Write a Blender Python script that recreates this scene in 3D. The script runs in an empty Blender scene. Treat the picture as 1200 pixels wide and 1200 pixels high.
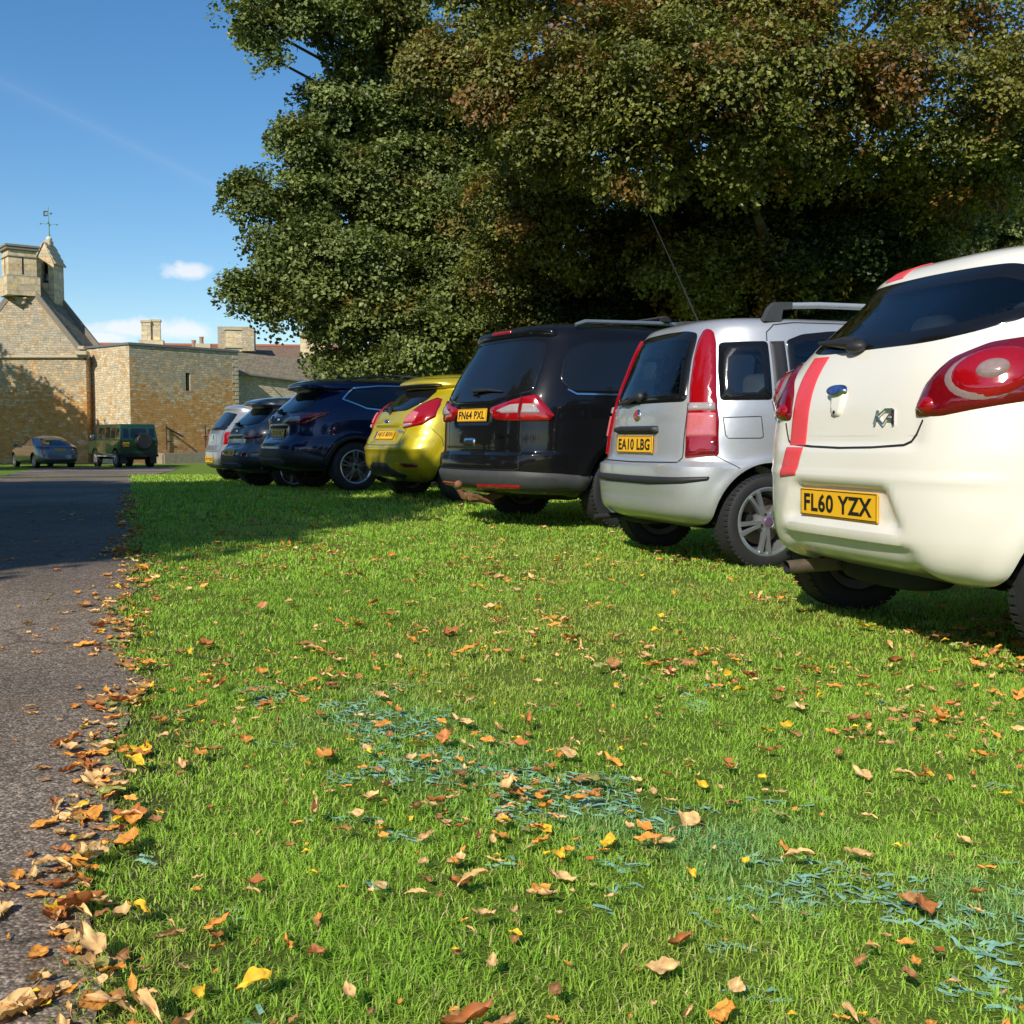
import bpy, bmesh, math, random
import numpy as np
from mathutils import Vector, Matrix
from mathutils.geometry import delaunay_2d_cdt
from mathutils.bvhtree import BVHTree

random.seed(7); RNG = np.random.default_rng(7)
scene = bpy.context.scene
COL = scene.collection
CAMZ = 0.79
FPX = 1295.0          # focal length in photo pixels (1200 wide)
PITCH = math.atan((600 - 512) / FPX)
ROADROT = math.radians(18.8)

# ------------------------------------------------------------------ object helpers
def tag(o, label=None, cat=None, group=None, kind=None):
    if label: o['label'] = label
    if cat: o['category'] = cat
    if group: o['group'] = group
    if kind: o['kind'] = kind
    return o

def empty(name, loc, rz=0.0):
    o = bpy.data.objects.new(name, None); COL.objects.link(o)
    o.location = loc; o.rotation_euler = (0, 0, rz); o.empty_display_size = 0.3
    return o

def link_mesh(name, me, parent=None):
    o = bpy.data.objects.new(name, me); COL.objects.link(o)
    if parent is not None: o.parent = parent
    return o

def mesh_np(name, V, F, mats, parent=None, midx=None, smooth=True, uv=None, sharp=None):
    """V (n,3); F list of index lists or (m,k) array"""
    me = bpy.data.meshes.new(name)
    V = np.asarray(V, dtype=np.float32)
    if isinstance(F, np.ndarray):
        k = F.shape[1]; m = F.shape[0]
        me.vertices.add(len(V)); me.vertices.foreach_set('co', V.ravel())
        me.loops.add(m * k); me.loops.foreach_set('vertex_index', F.astype(np.int32).ravel())
        me.polygons.add(m)
        me.polygons.foreach_set('loop_start', np.arange(0, m * k, k, dtype=np.int32))
        me.polygons.foreach_set('loop_total', np.full(m, k, dtype=np.int32))
        me.update(calc_edges=True)
    else:
        me.from_pydata(V.tolist(), [], [list(map(int, f)) for f in F]); me.update()
    for mt in (mats if isinstance(mats, (list, tuple)) else [mats]): me.materials.append(mt)
    n = len(me.polygons)
    if midx is not None: me.polygons.foreach_set('material_index', np.asarray(midx, dtype=np.int32))
    me.polygons.foreach_set('use_smooth', np.full(n, bool(smooth)))
    if uv is not None:
        l = me.uv_layers.new(name='UVMap'); l.data.foreach_set('uv', np.asarray(uv, dtype=np.float32).ravel())
    if sharp: me.set_sharp_from_angle(angle=math.radians(sharp))
    me.validate()
    return link_mesh(name, me, parent)

class MB:
    """collects simple shapes into one mesh"""
    def __init__(s): s.v = []; s.f = []; s.m = []
    def add(s, V, F, mi=0):
        b = len(s.v); s.v.extend([tuple(p) for p in V]); s.f.extend([[b + i for i in f] for f in F]); s.m.extend([mi] * len(F)); return s
    def box(s, c, d, bev=0.0, mi=0, rot=None):
        bm = bmesh.new(); bmesh.ops.create_cube(bm, size=1.0)
        bmesh.ops.scale(bm, vec=Vector(d), verts=bm.verts)
        if bev > 0: bmesh.ops.bevel(bm, geom=list(bm.edges), offset=min(bev, min(d) * 0.49), segments=2, affect='EDGES')
        M = Matrix.Translation(Vector(c)) @ (rot if rot is not None else Matrix.Identity(4))
        bm.transform(M); bm.verts.index_update()
        s.add([v.co for v in bm.verts], [[v.index for v in f.verts] for f in bm.faces], mi); bm.free(); return s
    def tube(s, pts, r, n=8, mi=0, cap=True):
        pts = [Vector(p) for p in pts]; rs = r if isinstance(r, (list, tuple)) else [r] * len(pts)
        V = []; F = []; pn = None
        for i, p in enumerate(pts):
            t = (pts[min(i + 1, len(pts) - 1)] - pts[max(i - 1, 0)]).normalized()
            a = t.orthogonal().normalized() if pn is None else (pn - t * pn.dot(t)).normalized()
            pn = a; b = t.cross(a)
            for k in range(n):
                q = 2 * math.pi * k / n; V.append(p + (a * math.cos(q) + b * math.sin(q)) * rs[i])
        for i in range(len(pts) - 1):
            for k in range(n):
                F.append([i * n + k, i * n + (k + 1) % n, (i + 1) * n + (k + 1) % n, (i + 1) * n + k])
        if cap:
            F.append(list(range(n))[::-1]); F.append([(len(pts) - 1) * n + k for k in range(n)])
        return s.add(V, F, mi)
    def lathe(s, prof, n=32, axis='Z', c=(0, 0, 0), mi=0, M=None):
        """prof: list (r, h); revolve about axis"""
        V = []; F = []
        for (r, h) in prof:
            for k in range(n):
                q = 2 * math.pi * k / n; a, b = r * math.cos(q), r * math.sin(q)
                p = Vector((a, b, h)) if axis == 'Z' else (Vector((a, h, b)) if axis == 'Y' else Vector((h, a, b)))
                if M is not None: p = M @ p
                V.append(p + Vector(c))
        for i in range(len(prof) - 1):
            for k in range(n): F.append([i * n + k, i * n + (k + 1) % n, (i + 1) * n + (k + 1) % n, (i + 1) * n + k])
        return s.add(V, F, mi)
    def ell(s, c, d, n=16, e=1.0, mi=0, rot=None):
        """super-ellipsoid"""
        V = []; F = []
        sp = lambda x: math.copysign(abs(x) ** e, x)
        for i in range(n + 1):
            a = -math.pi / 2 + math.pi * i / n
            for k in range(2 * n):
                b = math.pi * k / n
                p = Vector((d[0] * sp(math.cos(a)) * sp(math.cos(b)), d[1] * sp(math.cos(a)) * sp(math.sin(b)), d[2] * sp(math.sin(a))))
                if rot is not None: p = rot @ p
                V.append(p + Vector(c))
        m = 2 * n
        for i in range(n):
            for k in range(m): F.append([i * m + k, i * m + (k + 1) % m, (i + 1) * m + (k + 1) % m, (i + 1) * m + k])
        return s.add(V, F, mi)
    def prism(s, poly, vec, mi=0):
        n = len(poly); A = [Vector(p) for p in poly]; B = [p + Vector(vec) for p in A]
        F = [list(range(n))[::-1], [n + i for i in range(n)]] + [[i, (i + 1) % n, n + (i + 1) % n, n + i] for i in range(n)]
        return s.add(A + B, F, mi)
    def build(s, name, mats, parent=None, smooth=True, sharp=35):
        bm = bmesh.new()
        vs = [bm.verts.new(p) for p in s.v]; ms = []
        for f, m in zip(s.f, s.m):
            try:
                ff = bm.faces.new([vs[i] for i in f]); ff.material_index = m; ff.smooth = smooth
            except ValueError: pass
        bmesh.ops.remove_doubles(bm, verts=bm.verts, dist=1e-5)
        bmesh.ops.recalc_face_normals(bm, faces=bm.faces)
        me = bpy.data.meshes.new(name); bm.to_mesh(me); bm.free()
        for mt in (mats if isinstance(mats, (list, tuple)) else [mats]): me.materials.append(mt)
        if smooth and sharp: me.set_sharp_from_angle(angle=math.radians(sharp))
        return link_mesh(name, me, parent)

# ------------------------------------------------------------------ node helpers
def nmat(name):
    m = bpy.data.materials.new(name); m.use_nodes = True
    nt = m.node_tree; b = nt.nodes['Principled BSDF']
    return m, nt, b
def N(nt, t, **kw):
    n = nt.nodes.new(t)
    for k, v in kw.items():
        if k in n.inputs: n.inputs[k].default_value = v
        else: setattr(n, k, v)
    return n
def ramp(nt, fac, stops, interp='LINEAR'):
    r = nt.nodes.new('ShaderNodeValToRGB'); r.color_ramp.interpolation = interp
    el = r.color_ramp.elements
    while len(el) < len(stops): el.new(0.5)
    for e, (p, c) in zip(el, stops): e.position = p; e.color = (c[0], c[1], c[2], 1) if not isinstance(c, (int, float)) else (c, c, c, 1)
    if fac is not None: nt.links.new(fac, r.inputs[0])
    return r
def mix(nt, fac, a, b, mode='MIX'):
    n = nt.nodes.new('ShaderNodeMix'); n.data_type = 'RGBA'; n.blend_type = mode
    for i, v in ((0, fac), (6, a), (7, b)):
        sock = n.inputs[i]
        if hasattr(v, 'node'): nt.links.new(v, sock)
        elif isinstance(v, (int, float)): sock.default_value = v if i == 0 else (v, v, v, 1)
        else: sock.default_value = (v[0], v[1], v[2], 1)
    return n.outputs[2]
def noise(nt, scale, detail=4, rough=0.55, vec=None, dist=0.0):
    n = N(nt, 'ShaderNodeTexNoise'); n.inputs['Scale'].default_value = scale; n.inputs['Detail'].default_value = detail
    n.inputs['Roughness'].default_value = rough; n.inputs['Distortion'].default_value = dist
    if vec is not None: nt.links.new(vec, n.inputs['Vector'])
    return n
def objco(nt): return N(nt, 'ShaderNodeTexCoord').outputs['Object']
def bump(nt, b, height, strength=0.3, dist=0.01):
    n = N(nt, 'ShaderNodeBump'); n.inputs['Strength'].default_value = strength; n.inputs['Distance'].default_value = dist
    nt.links.new(height, n.inputs['Height']); nt.links.new(n.outputs[0], b.inputs['Normal']); return n

MATS = {}
def simple(name, col, rough=0.5, metal=0.0, coat=0.0, var=0.06, vscale=6.0, spec=0.5):
    if name in MATS: return MATS[name]
    m, nt, b = nmat(name)
    nz = noise(nt, vscale, 5, 0.6, objco(nt))
    c = mix(nt, nz.outputs[0], [x * (1 - var) for x in col], [min(1, x * (1 + var)) for x in col])
    nt.links.new(c, b.inputs['Base Color'])
    r = ramp(nt, nz.outputs[0], [(0.3, max(0.02, rough - 0.06)), (0.7, min(1, rough + 0.06))]); nt.links.new(r.outputs[0], b.inputs['Roughness'])
    b.inputs['Metallic'].default_value = metal; b.inputs['Coat Weight'].default_value = coat; b.inputs['Coat Roughness'].default_value = 0.03
    b.inputs['Specular IOR Level'].default_value = spec
    MATS[name] = m; return m

def paint(name, col, metal=0.0, rough=0.35, coat=1.0, dirt=0.35, flake=0.0, spec=.5):
    """car paint: clear coat, slight dirt that gathers low on the body"""
    if name in MATS: return MATS[name]
    m, nt, b = nmat(name); oc = objco(nt)
    sep = N(nt, 'ShaderNodeSeparateXYZ'); nt.links.new(oc, sep.inputs[0])
    nz = noise(nt, 5.0, 6, 0.65, oc); nf = noise(nt, 60.0, 3, 0.6, oc)
    low = N(nt, 'ShaderNodeMapRange'); nt.links.new(sep.outputs[2], low.inputs[0])
    for i, v in ((1, 0.62), (2, 0.22), (3, 0.0), (4, 1.0)): low.inputs[i].default_value = v
    mu = N(nt, 'ShaderNodeMath', operation='MULTIPLY'); nt.links.new(low.outputs[0], mu.inputs[0]); nt.links.new(nz.outputs[0], mu.inputs[1])
    mu2 = N(nt, 'ShaderNodeMath', operation='MULTIPLY'); nt.links.new(mu.outputs[0], mu2.inputs[0]); mu2.inputs[1].default_value = dirt * 2
    base = mix(nt, nf.outputs[0], [c * (1 - flake) for c in col], [min(1, c * (1 + flake)) for c in col])
    c2 = mix(nt, mu2.outputs[0], base, (0.17, 0.15, 0.10))
    nt.links.new(c2, b.inputs['Base Color'])
    b.inputs['Metallic'].default_value = metal
    r = ramp(nt, nz.outputs[0], [(0.3, rough - 0.04), (0.75, rough + 0.08)]); nt.links.new(r.outputs[0], b.inputs['Roughness'])
    b.inputs['Coat Weight'].default_value = coat; b.inputs['Specular IOR Level'].default_value = spec
    cr = ramp(nt, mu2.outputs[0], [(0.0, 0.035), (0.6, 0.4)]); nt.links.new(cr.outputs[0], b.inputs['Coat Roughness'])
    MATS[name] = m; return m

def glass_mat(name, tint=(0.5, 0.55, 0.55), opaque=0.0, body=(0.012, 0.014, 0.016)):
    """window glass: fresnel mirror over a tinted pane (opaque = share of dark film)"""
    if name in MATS: return MATS[name]
    m, nt, b = nmat(name); nt.nodes.remove(b)
    out = nt.nodes['Material Output']
    tr = N(nt, 'ShaderNodeBsdfTransparent'); tr.inputs[0].default_value = (*tint, 1)
    df = N(nt, 'ShaderNodeBsdfDiffuse'); df.inputs[0].default_value = (*body, 1)
    mx = N(nt, 'ShaderNodeMixShader'); mx.inputs[0].default_value = opaque
    nt.links.new(tr.outputs[0], mx.inputs[1]); nt.links.new(df.outputs[0], mx.inputs[2])
    gl = N(nt, 'ShaderNodeBsdfGlossy'); gl.inputs['Roughness'].default_value = 0.015; gl.inputs[0].default_value = (0.95, 0.97, 1, 1)
    fr = N(nt, 'ShaderNodeFresnel'); fr.inputs[0].default_value = 1.62
    mx2 = N(nt, 'ShaderNodeMixShader'); nt.links.new(fr.outputs[0], mx2.inputs[0])
    nt.links.new(mx.outputs[0], mx2.inputs[1]); nt.links.new(gl.outputs[0], mx2.inputs[2])
    nt.links.new(mx2.outputs[0], out.inputs[0])
    MATS[name] = m; return m

def lens_mat(name, col, rough=0.12, rib=0.0, emis=0.0):
    if name in MATS: return MATS[name]
    m, nt, b = nmat(name); oc = objco(nt)
    w = N(nt, 'ShaderNodeTexVoronoi'); w.inputs['Scale'].default_value = 55.0; nt.links.new(oc, w.inputs['Vector'])
    nz = noise(nt, 14, 3, 0.5, oc)
    c = mix(nt, w.outputs['Distance'], [x * 1.12 for x in col], [x * 0.80 for x in col])
    c = mix(nt, nz.outputs[0], c, [x * 0.8 for x in col])
    nt.links.new(c, b.inputs['Base Color']); b.inputs['Roughness'].default_value = rough
    b.inputs['Coat Weight'].default_value = 1.0; b.inputs['Coat Roughness'].default_value = 0.02
    bump(nt, b, w.outputs['Distance'], 0.10, 0.002)
    MATS[name] = m; return m

# ------------------------------------------------------------------ lofted car body
def pchip(xk, yk, x):
    xk = np.asarray(xk, float); yk = np.asarray(yk, float)
    h = np.diff(xk); d = np.diff(yk) / h; n = len(xk); m = np.zeros(n)
    for i in range(1, n - 1):
        if d[i - 1] * d[i] > 0:
            w1 = 2 * h[i] + h[i - 1]; w2 = h[i] + 2 * h[i - 1]
            m[i] = (w1 + w2) / (w1 / d[i - 1] + w2 / d[i])
    m[0] = d[0]; m[-1] = d[-1]
    i = np.clip(np.searchsorted(xk, x) - 1, 0, n - 2); t = (x - xk[i]) / h[i]
    return ((2*t**3 - 3*t**2 + 1) * yk[i] + (t**3 - 2*t**2 + t) * h[i] * m[i] + (-2*t**3 + 3*t**2) * yk[i+1] + (t**3 - t**2) * h[i] * m[i+1])

class Body:
    """car shell as a stack of horizontal slices. rows: (z, rear x, front x, half width, rear squareness)"""
    def __init__(s, rows, ar=0.95, af=1.3, nf=3.2, step=0.016, dents=(), nu=(56, 34, 30)):
        R = np.array(rows, float)
        d = np.sqrt(np.diff(R[:, 0])**2 + np.diff(R[:, 1])**2 + np.diff(R[:, 3])**2) + 1e-3
        c = np.concatenate([[0], np.cumsum(d)])
        vs = np.unique(np.concatenate([np.linspace(c[i], c[i+1], max(2, int(d[i] / step) + 1)) for i in range(len(d))]))
        Z, XR, XF, W, NN = [pchip(c, R[:, k], vs) for k in range(5)]
        N1, N2, N3 = nu
        rowsP = []
        for z, xr, xf, w, n in zip(Z, XR, XF, W, NN):
            L = xf - xr; a = min(ar, 0.48 * L); b = min(af, 0.48 * L)
            t = np.linspace(0, math.pi / 2, 300)
            rx = xr + a * (1 - np.cos(t).clip(0, 1) ** (2 / n)); ry = w * np.sin(t).clip(0, 1) ** (2 / n)
            t2 = np.linspace(math.pi / 2, 0, 200)
            fx = xf - b * (1 - np.cos(t2).clip(0, 1) ** (2 / nf)); fy = w * np.sin(t2).clip(0, 1) ** (2 / nf)
            def rs(x, y, k):
                q = np.concatenate([[0], np.cumsum(np.hypot(np.diff(x), np.diff(y)))]); g = np.linspace(0, q[-1], k)
                return np.interp(g, q, x), np.interp(g, q, y)
            ax, ay = rs(rx, ry, N1); cx, cy = rs(fx, fy, N3); bx = np.linspace(ax[-1], cx[0], N2)[1:-1]; by = np.full(N2 - 2, w)
            rowsP.append(np.stack([np.concatenate([ax, bx, cx]), np.concatenate([ay, by, cy]), np.full(N1 + N2 - 2 + N3, z)], 1))
        s.P = np.array(rowsP)                       # (nv, nu, 3): left half, rear centre -> front centre
        s.Z = Z
        s._arc()
        if dents:
            nrm = s._normals()
            D = np.zeros(s.P.shape[:2])
            for fn in dents: D += fn(s.S, s.P)
            s.P = s.P + nrm * D[..., None]
            s._arc()
        s.nrm = s._normals()
    def _arc(s):
        dl = np.linalg.norm(np.diff(s.P[:, :, :2], axis=1), axis=2)
        s.S = np.concatenate([np.zeros((len(s.P), 1)), np.cumsum(dl, 1)], 1)
    def _normals(s):
        P = s.P
        full = np.concatenate([P[:, 1:2] * [1, -1, 1], P, P[:, -2:-1] * [1, -1, 1]], 1)
        du = full[:, 2:] - full[:, :-2]; dv = np.gradient(P, axis=0)
        n = np.cross(dv, du); n /= np.linalg.norm(n, axis=2, keepdims=True) + 1e-9
        # outward: rear centre must face -x
        if n[len(n) // 3, 0, 0] > 0: n = -n
        return n
    def _zi(s, z):
        i = int(np.clip(np.searchsorted(s.Z, z) - 1, 0, len(s.Z) - 2)); d = s.Z[i+1] - s.Z[i]
        return i, (min(max((z - s.Z[i]) / d, 0), 1) if d > 1e-9 else 0)
    def at(s, a, z, mode='s', off=0.0):
        """surface point. mode s: arc length from rear centre (+ left); f: from front centre; l / r: x along left / right side"""
        i, t = s._zi(z)
        P = s.P[i] * (1 - t) + s.P[i+1] * t; Nn = s.nrm[i] * (1 - t) + s.nrm[i+1] * t
        S = s.S[i] * (1 - t) + s.S[i+1] * t
        sg = 1
        if mode == 's': q = abs(a); sg = 1 if a >= 0 else -1; key = S
        elif mode == 'f': q = S[-1] - abs(a); sg = 1 if a >= 0 else -1; key = S
        else:
            q = a; sg = 1 if mode == 'l' else -1; key = P[:, 0]
        p = Vector([np.interp(q, key, P[:, k]) for k in range(3)]); n = Vector([np.interp(q, key, Nn[:, k]) for k in range(3)])
        if n.length > 0: n.normalize()
        p += n * off
        if sg < 0: p.y = -p.y; n.y = -n.y
        return p, n
    def grid(s, off=0.0, du=1, dv=1, v0=0, v1=None):
        P = (s.P + s.nrm * off)[v0:v1:dv, ::du]
        nv, nu, _ = P.shape
        ring = np.concatenate([P, P[:, -2:0:-1] * [1, -1, 1]], 1)
        m = ring.shape[1]
        V = ring.reshape(-1, 3)
        i, k = np.meshgrid(np.arange(nv - 1), np.arange(m), indexing='ij')
        a = i * m + k; b = i * m + (k + 1) % m
        F = np.stack([a, b, b + m, a + m], -1).reshape(-1, 4)
        F = F[:, ::-1]
        return V, F, m, nv

def round_poly(poly, r=0.02, k=4):
    out = []; n = len(poly)
    for i in range(n):
        p = Vector(poly[i]); a = Vector(poly[i-1]) - p; b = Vector(poly[(i+1) % n]) - p
        la, lb = a.length, b.length; d = min(r, la * 0.45, lb * 0.45)
        if d < 1e-4: out.append(tuple(p)); continue
        A = p + a * (d / la); B = p + b * (d / lb)
        for j in range(k + 1):
            t = j / k; out.append(tuple(A * (1-t)**2 + p * 2*t*(1-t) + B * t*t))
    return out

def resample(poly, d):
    out = []; n = len(poly)
    for i in range(n):
        a = Vector(poly[i]); b = Vector(poly[(i+1) % n]); k = max(1, int((b - a).length / d))
        out += [tuple(a + (b - a) * (j / k)) for j in range(k)]
    return out

def inside(poly, P):
    P = np.asarray(P, float); c = np.zeros(len(P), bool); n = len(poly)
    for i in range(n):
        x0, y0 = poly[i]; x1, y1 = poly[i-1]
        if y0 == y1: continue
        k = ((y0 > P[:, 1]) != (y1 > P[:, 1])) & (P[:, 0] < (x1 - x0) * (P[:, 1] - y0) / (y1 - y0) + x0); c ^= k
    return c

def edge_dist(poly, P):
    P = np.asarray(P, float); best = np.full(len(P), 1e9); n = len(poly)
    for i in range(n):
        a = np.array(poly[i-1]); b = np.array(poly[i]); ab = b - a; L = ab @ ab + 1e-12
        t = np.clip(((P - a) @ ab) / L, 0, 1); best = np.minimum(best, np.linalg.norm(P - (a + t[:, None] * ab), axis=1))
    return best

def patch(body, name, poly, mats, parent, mode='s', off=0.004, edge=0.012, base=-0.004, res=0.03, rnd=0.015, frit=0.0, bulge=0.0, build=True, hole=None):
    """a panel cut to an outline on the car's skin; raised by off with a rounded edge; frit = width of a border with material 1"""
    _t = round_poly(poly, rnd); _x = [p[0] for p in _t]; _y = [p[1] for p in _t]
    _gx, _gy = np.meshgrid(np.linspace(min(_x), max(_x), 40), np.linspace(min(_y), max(_y), 40)); _G = np.stack([_gx.ravel(), _gy.ravel()], 1); _G = _G[inside(_t, _G)]
    dmax = float(edge_dist(_t, _G).max()); edge = min(edge, dmax * .6); res = min(res, max(dmax * .7, .006)); frit = min(frit, dmax * .8)
    loop = resample(_t, res * 0.7)
    x = [p[0] for p in loop]; y = [p[1] for p in loop]
    gx, gy = np.meshgrid(np.arange(min(x), max(x), res), np.arange(min(y), max(y), res))
    G = np.stack([gx.ravel(), gy.ravel()], 1); G = G[inside(loop, G)] if len(G) else G
    ed = edge_dist(loop, G) if len(G) else np.array([])
    G = G[ed > max(edge, frit) + res * 0.4] if len(G) else G
    pts = [Vector(p) for p in loop]; n = len(pts); edges = []
    faces = [list(range(n))]
    ins = []
    for w in sorted({edge, frit} - {0.0}):
        # inset loop
        area = sum(loop[i-1][0] * loop[i][1] - loop[i][0] * loop[i-1][1] for i in range(n))
        sg = 1 if area > 0 else -1
        q = []
        for i in range(n):
            a = Vector(loop[i-1]); b = Vector(loop[(i+1) % n]); t = (b - a)
            if t.length < 1e-9: continue
            t.normalize(); c = Vector(loop[i]) + Vector((-t.y, t.x)) * w * sg; q.append(tuple(c))
        qd = edge_dist(loop, q); qi = inside(loop, q)
        q = [c for c, dd, ii in zip(q, qd, qi) if ii and dd > w * 0.96]
        if len(q) > 2: ins.append(q)
    for q in ins: pts += [Vector(c) for c in q]
    pts += [Vector(c) for c in G]
    ov, oe, of, _, _, _ = delaunay_2d_cdt(pts, edges, faces, 1, 1e-5)
    C = np.array([tuple(v) for v in ov]); d = edge_dist(loop, C)
    h = np.where(d < 1e-4, 0, np.clip(d / max(edge, 1e-4), 0, 1)); h = np.sqrt(np.clip(1 - (1 - h)**2, 0, 1))
    dm = max(d.max(), 1e-4)
    hh = base + (off - base) * h + bulge * np.sqrt(np.clip(d / dm, 0, 1))
    V = [body.at(c[0], c[1], mode, o)[0] for c, o in zip(C, hh)]
    F = []; mi = []
    for f in of:
        f = list(f); cc = C[f].mean(0)
        p0, p1, p2 = V[f[0]], V[f[1]], V[f[2]]
        nn = (p1 - p0).cross(p2 - p0); _, sn = body.at(cc[0], cc[1], mode)
        if nn.dot(sn) < 0: f = f[::-1]
        F.append(f); mi.append(1 if frit > 0 and edge_dist(loop, [cc])[0] < frit else 0)
    if not build: return V, F, mi
    return mesh_np(name, V, F, mats, parent, midx=mi, smooth=True)

def strip(body, pts, width, mode='s', off=0.0015, res=0.02):
    """thin line on the skin (panel gap); returns V, F"""
    q = []
    for i in range(len(pts) - 1):
        a = Vector(pts[i]); b = Vector(pts[i+1]); k = max(1, int((b - a).length / res))
        q += [a + (b - a) * (j / k) for j in range(k)]
    q.append(Vector(pts[-1])); V = []; F = []
    for i, p in enumerate(q):
        t = (q[min(i+1, len(q)-1)] - q[max(i-1, 0)]).normalized(); nn = Vector((-t.y, t.x)) * width / 2
        V += [body.at(p.x + nn.x, p.y + nn.y, mode, off)[0], body.at(p.x - nn.x, p.y - nn.y, mode, off)[0]]
    for i in range(len(q) - 1): F.append([2*i, 2*i+1, 2*i+3, 2*i+2])
    return V, F
# ------------------------------------------------------------------ the shapes and places of the parked cars
BUMP = lambda x, a, b, e: 1 / (1 + np.exp(-(x - a) / e)) * (1 / (1 + np.exp((x - b) / e)))
ROWS = dict(
 ka=[(.21,.36,3.30,.66,3.4),(.25,.20,3.46,.73,3.5),(.285,.09,3.52,.775,3.7),(.33,.035,3.56,.80,3.8),(.385,.012,3.58,.812,3.8),(.44,.004,3.60,.82,3.8),(.56,0,3.62,.829,3.8),(.68,.008,3.61,.829,4.0),(.76,.02,3.58,.827,4.2),
     (.90,.04,3.45,.815,4.3),(1.00,.07,3.15,.795,4.3),(1.10,.125,2.85,.765,4.1),(1.25,.26,2.55,.705,3.8),(1.38,.385,2.25,.655,3.6),(1.43,.41,2.15,.63,3.5),(1.475,.47,1.98,.57,3.3),(1.507,.60,1.8,.45,3),(1.524,.78,1.68,.29,2.8),(1.53,.95,1.55,.14,2.5)],
 panda=[(.22,.30,3.3,.66,4),(.27,.10,3.45,.73,4.4),(.33,.02,3.48,.765,4.6),(.40,.005,3.5,.778,4.6),(.52,0,3.53,.787,4.6),(.612,.006,3.53,.789,4.6),(.624,.026,3.53,.789,4.5),(.645,.040,3.53,.789,4.0),(.80,.05,3.48,.788,3.6),(.93,.066,3.32,.782,3.4),
     (1.02,.085,2.95,.772,3.3),(1.2,.15,2.66,.742,3.3),(1.38,.225,2.35,.70,3.4),(1.45,.265,2.2,.675,3.5),(1.495,.31,2.05,.63,3.6),(1.523,.40,1.9,.52,3.8),(1.537,.58,1.7,.33,3.5),(1.542,.85,1.5,.15,3)],
 galaxy=[(.25,.38,4.5,.78,4),(.32,.10,4.7,.87,3.7),(.42,.015,4.78,.92,3.7),(.55,0,4.82,.935,3.7),(.63,.008,4.82,.94,3.7),(.655,.04,4.82,.942,3.7),(.85,.055,4.75,.942,3.7),(1.0,.07,4.5,.94,3.7),
     (1.10,.095,4.05,.93,3.7),(1.2,.135,3.8,.912,3.7),(1.4,.24,3.45,.865,3.7),(1.58,.345,3.1,.81,3.7),(1.66,.385,2.9,.78,3.7),(1.71,.43,2.75,.72,3.6),(1.745,.55,2.5,.58,4),(1.762,.85,2.2,.34,3.4),(1.766,1.3,1.9,.14,3)],
 fiesta=[(.22,.28,3.7,.72,3.2),(.30,.08,3.85,.80,3.3),(.42,.01,3.92,.845,3.5),(.56,0,3.95,.86,3.5),(.70,.03,3.94,.861,3.4),(.78,.07,3.92,.86,3.3),(.90,.11,3.8,.855,3.2),(1.0,.16,3.4,.84,3.1),
     (1.08,.23,3.1,.815,3),(1.2,.39,2.85,.765,3),(1.285,.49,2.68,.725,3),(1.305,.47,2.64,.715,3.1),(1.325,.41,2.6,.705,3.2),(1.355,.405,2.53,.685,3.2),(1.40,.46,2.4,.63,3.1),(1.44,.58,2.25,.53,3),(1.468,.85,2.05,.35,2.8),(1.478,1.2,1.85,.15,2.5)],
 qashqai=[(.28,.30,4.1,.76,3.2),(.36,.06,4.25,.85,3.4),(.48,0,4.35,.89,3.6),(.62,.01,4.39,.903,3.6),(.70,.05,4.39,.903,3.5),(.78,.11,4.37,.903,3.4),(.95,.14,4.2,.90,3.3),(1.05,.18,3.8,.885,3.2),
     (1.15,.26,3.5,.86,3.2),(1.3,.43,3.2,.80,3.2),(1.40,.53,3.0,.76,3.2),(1.425,.47,2.95,.75,3.3),(1.445,.39,2.9,.74,3.4),(1.48,.385,2.82,.72,3.4),(1.53,.45,2.65,.65,3.3),(1.57,.62,2.45,.52,3),(1.595,.9,2.25,.34,2.8),(1.605,1.3,2.0,.15,2.5)],
 hatch=[(.22,.28,3.6,.70,3.4),(.30,.06,3.75,.79,3.6),(.42,0,3.82,.82,3.8),(.56,.01,3.85,.833,3.8),(.70,.06,3.84,.836,3.8),(.9,.09,3.7,.83,3.6),(1.0,.13,3.3,.815,3.4),(1.2,.28,2.8,.75,3.4),(1.33,.36,2.5,.69,3.4),(1.38,.35,2.4,.65,3.4),
     (1.43,.42,2.2,.55,3.2),(1.46,.65,2.0,.38,3),(1.475,1.0,1.8,.15,2.5)],
 mondeo=[(.20,.3,4.5,.78,3.4),(.28,.06,4.65,.88,3.6),(.42,0,4.75,.93,3.8),(.60,.01,4.78,.943,3.8),(.75,.04,4.75,.943,3.7),(.88,.07,4.5,.935,3.5),(.97,.13,4.0,.915,3.3),(1.03,.24,3.6,.89,3.2),(1.15,.55,3.25,.82,3.1),
     (1.28,.9,2.95,.74,3),(1.37,1.2,2.75,.68,3),(1.43,1.4,2.55,.58,2.8),(1.475,1.6,2.35,.40,2.6),(1.49,1.75,2.2,.18,2.4)],
)
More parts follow.
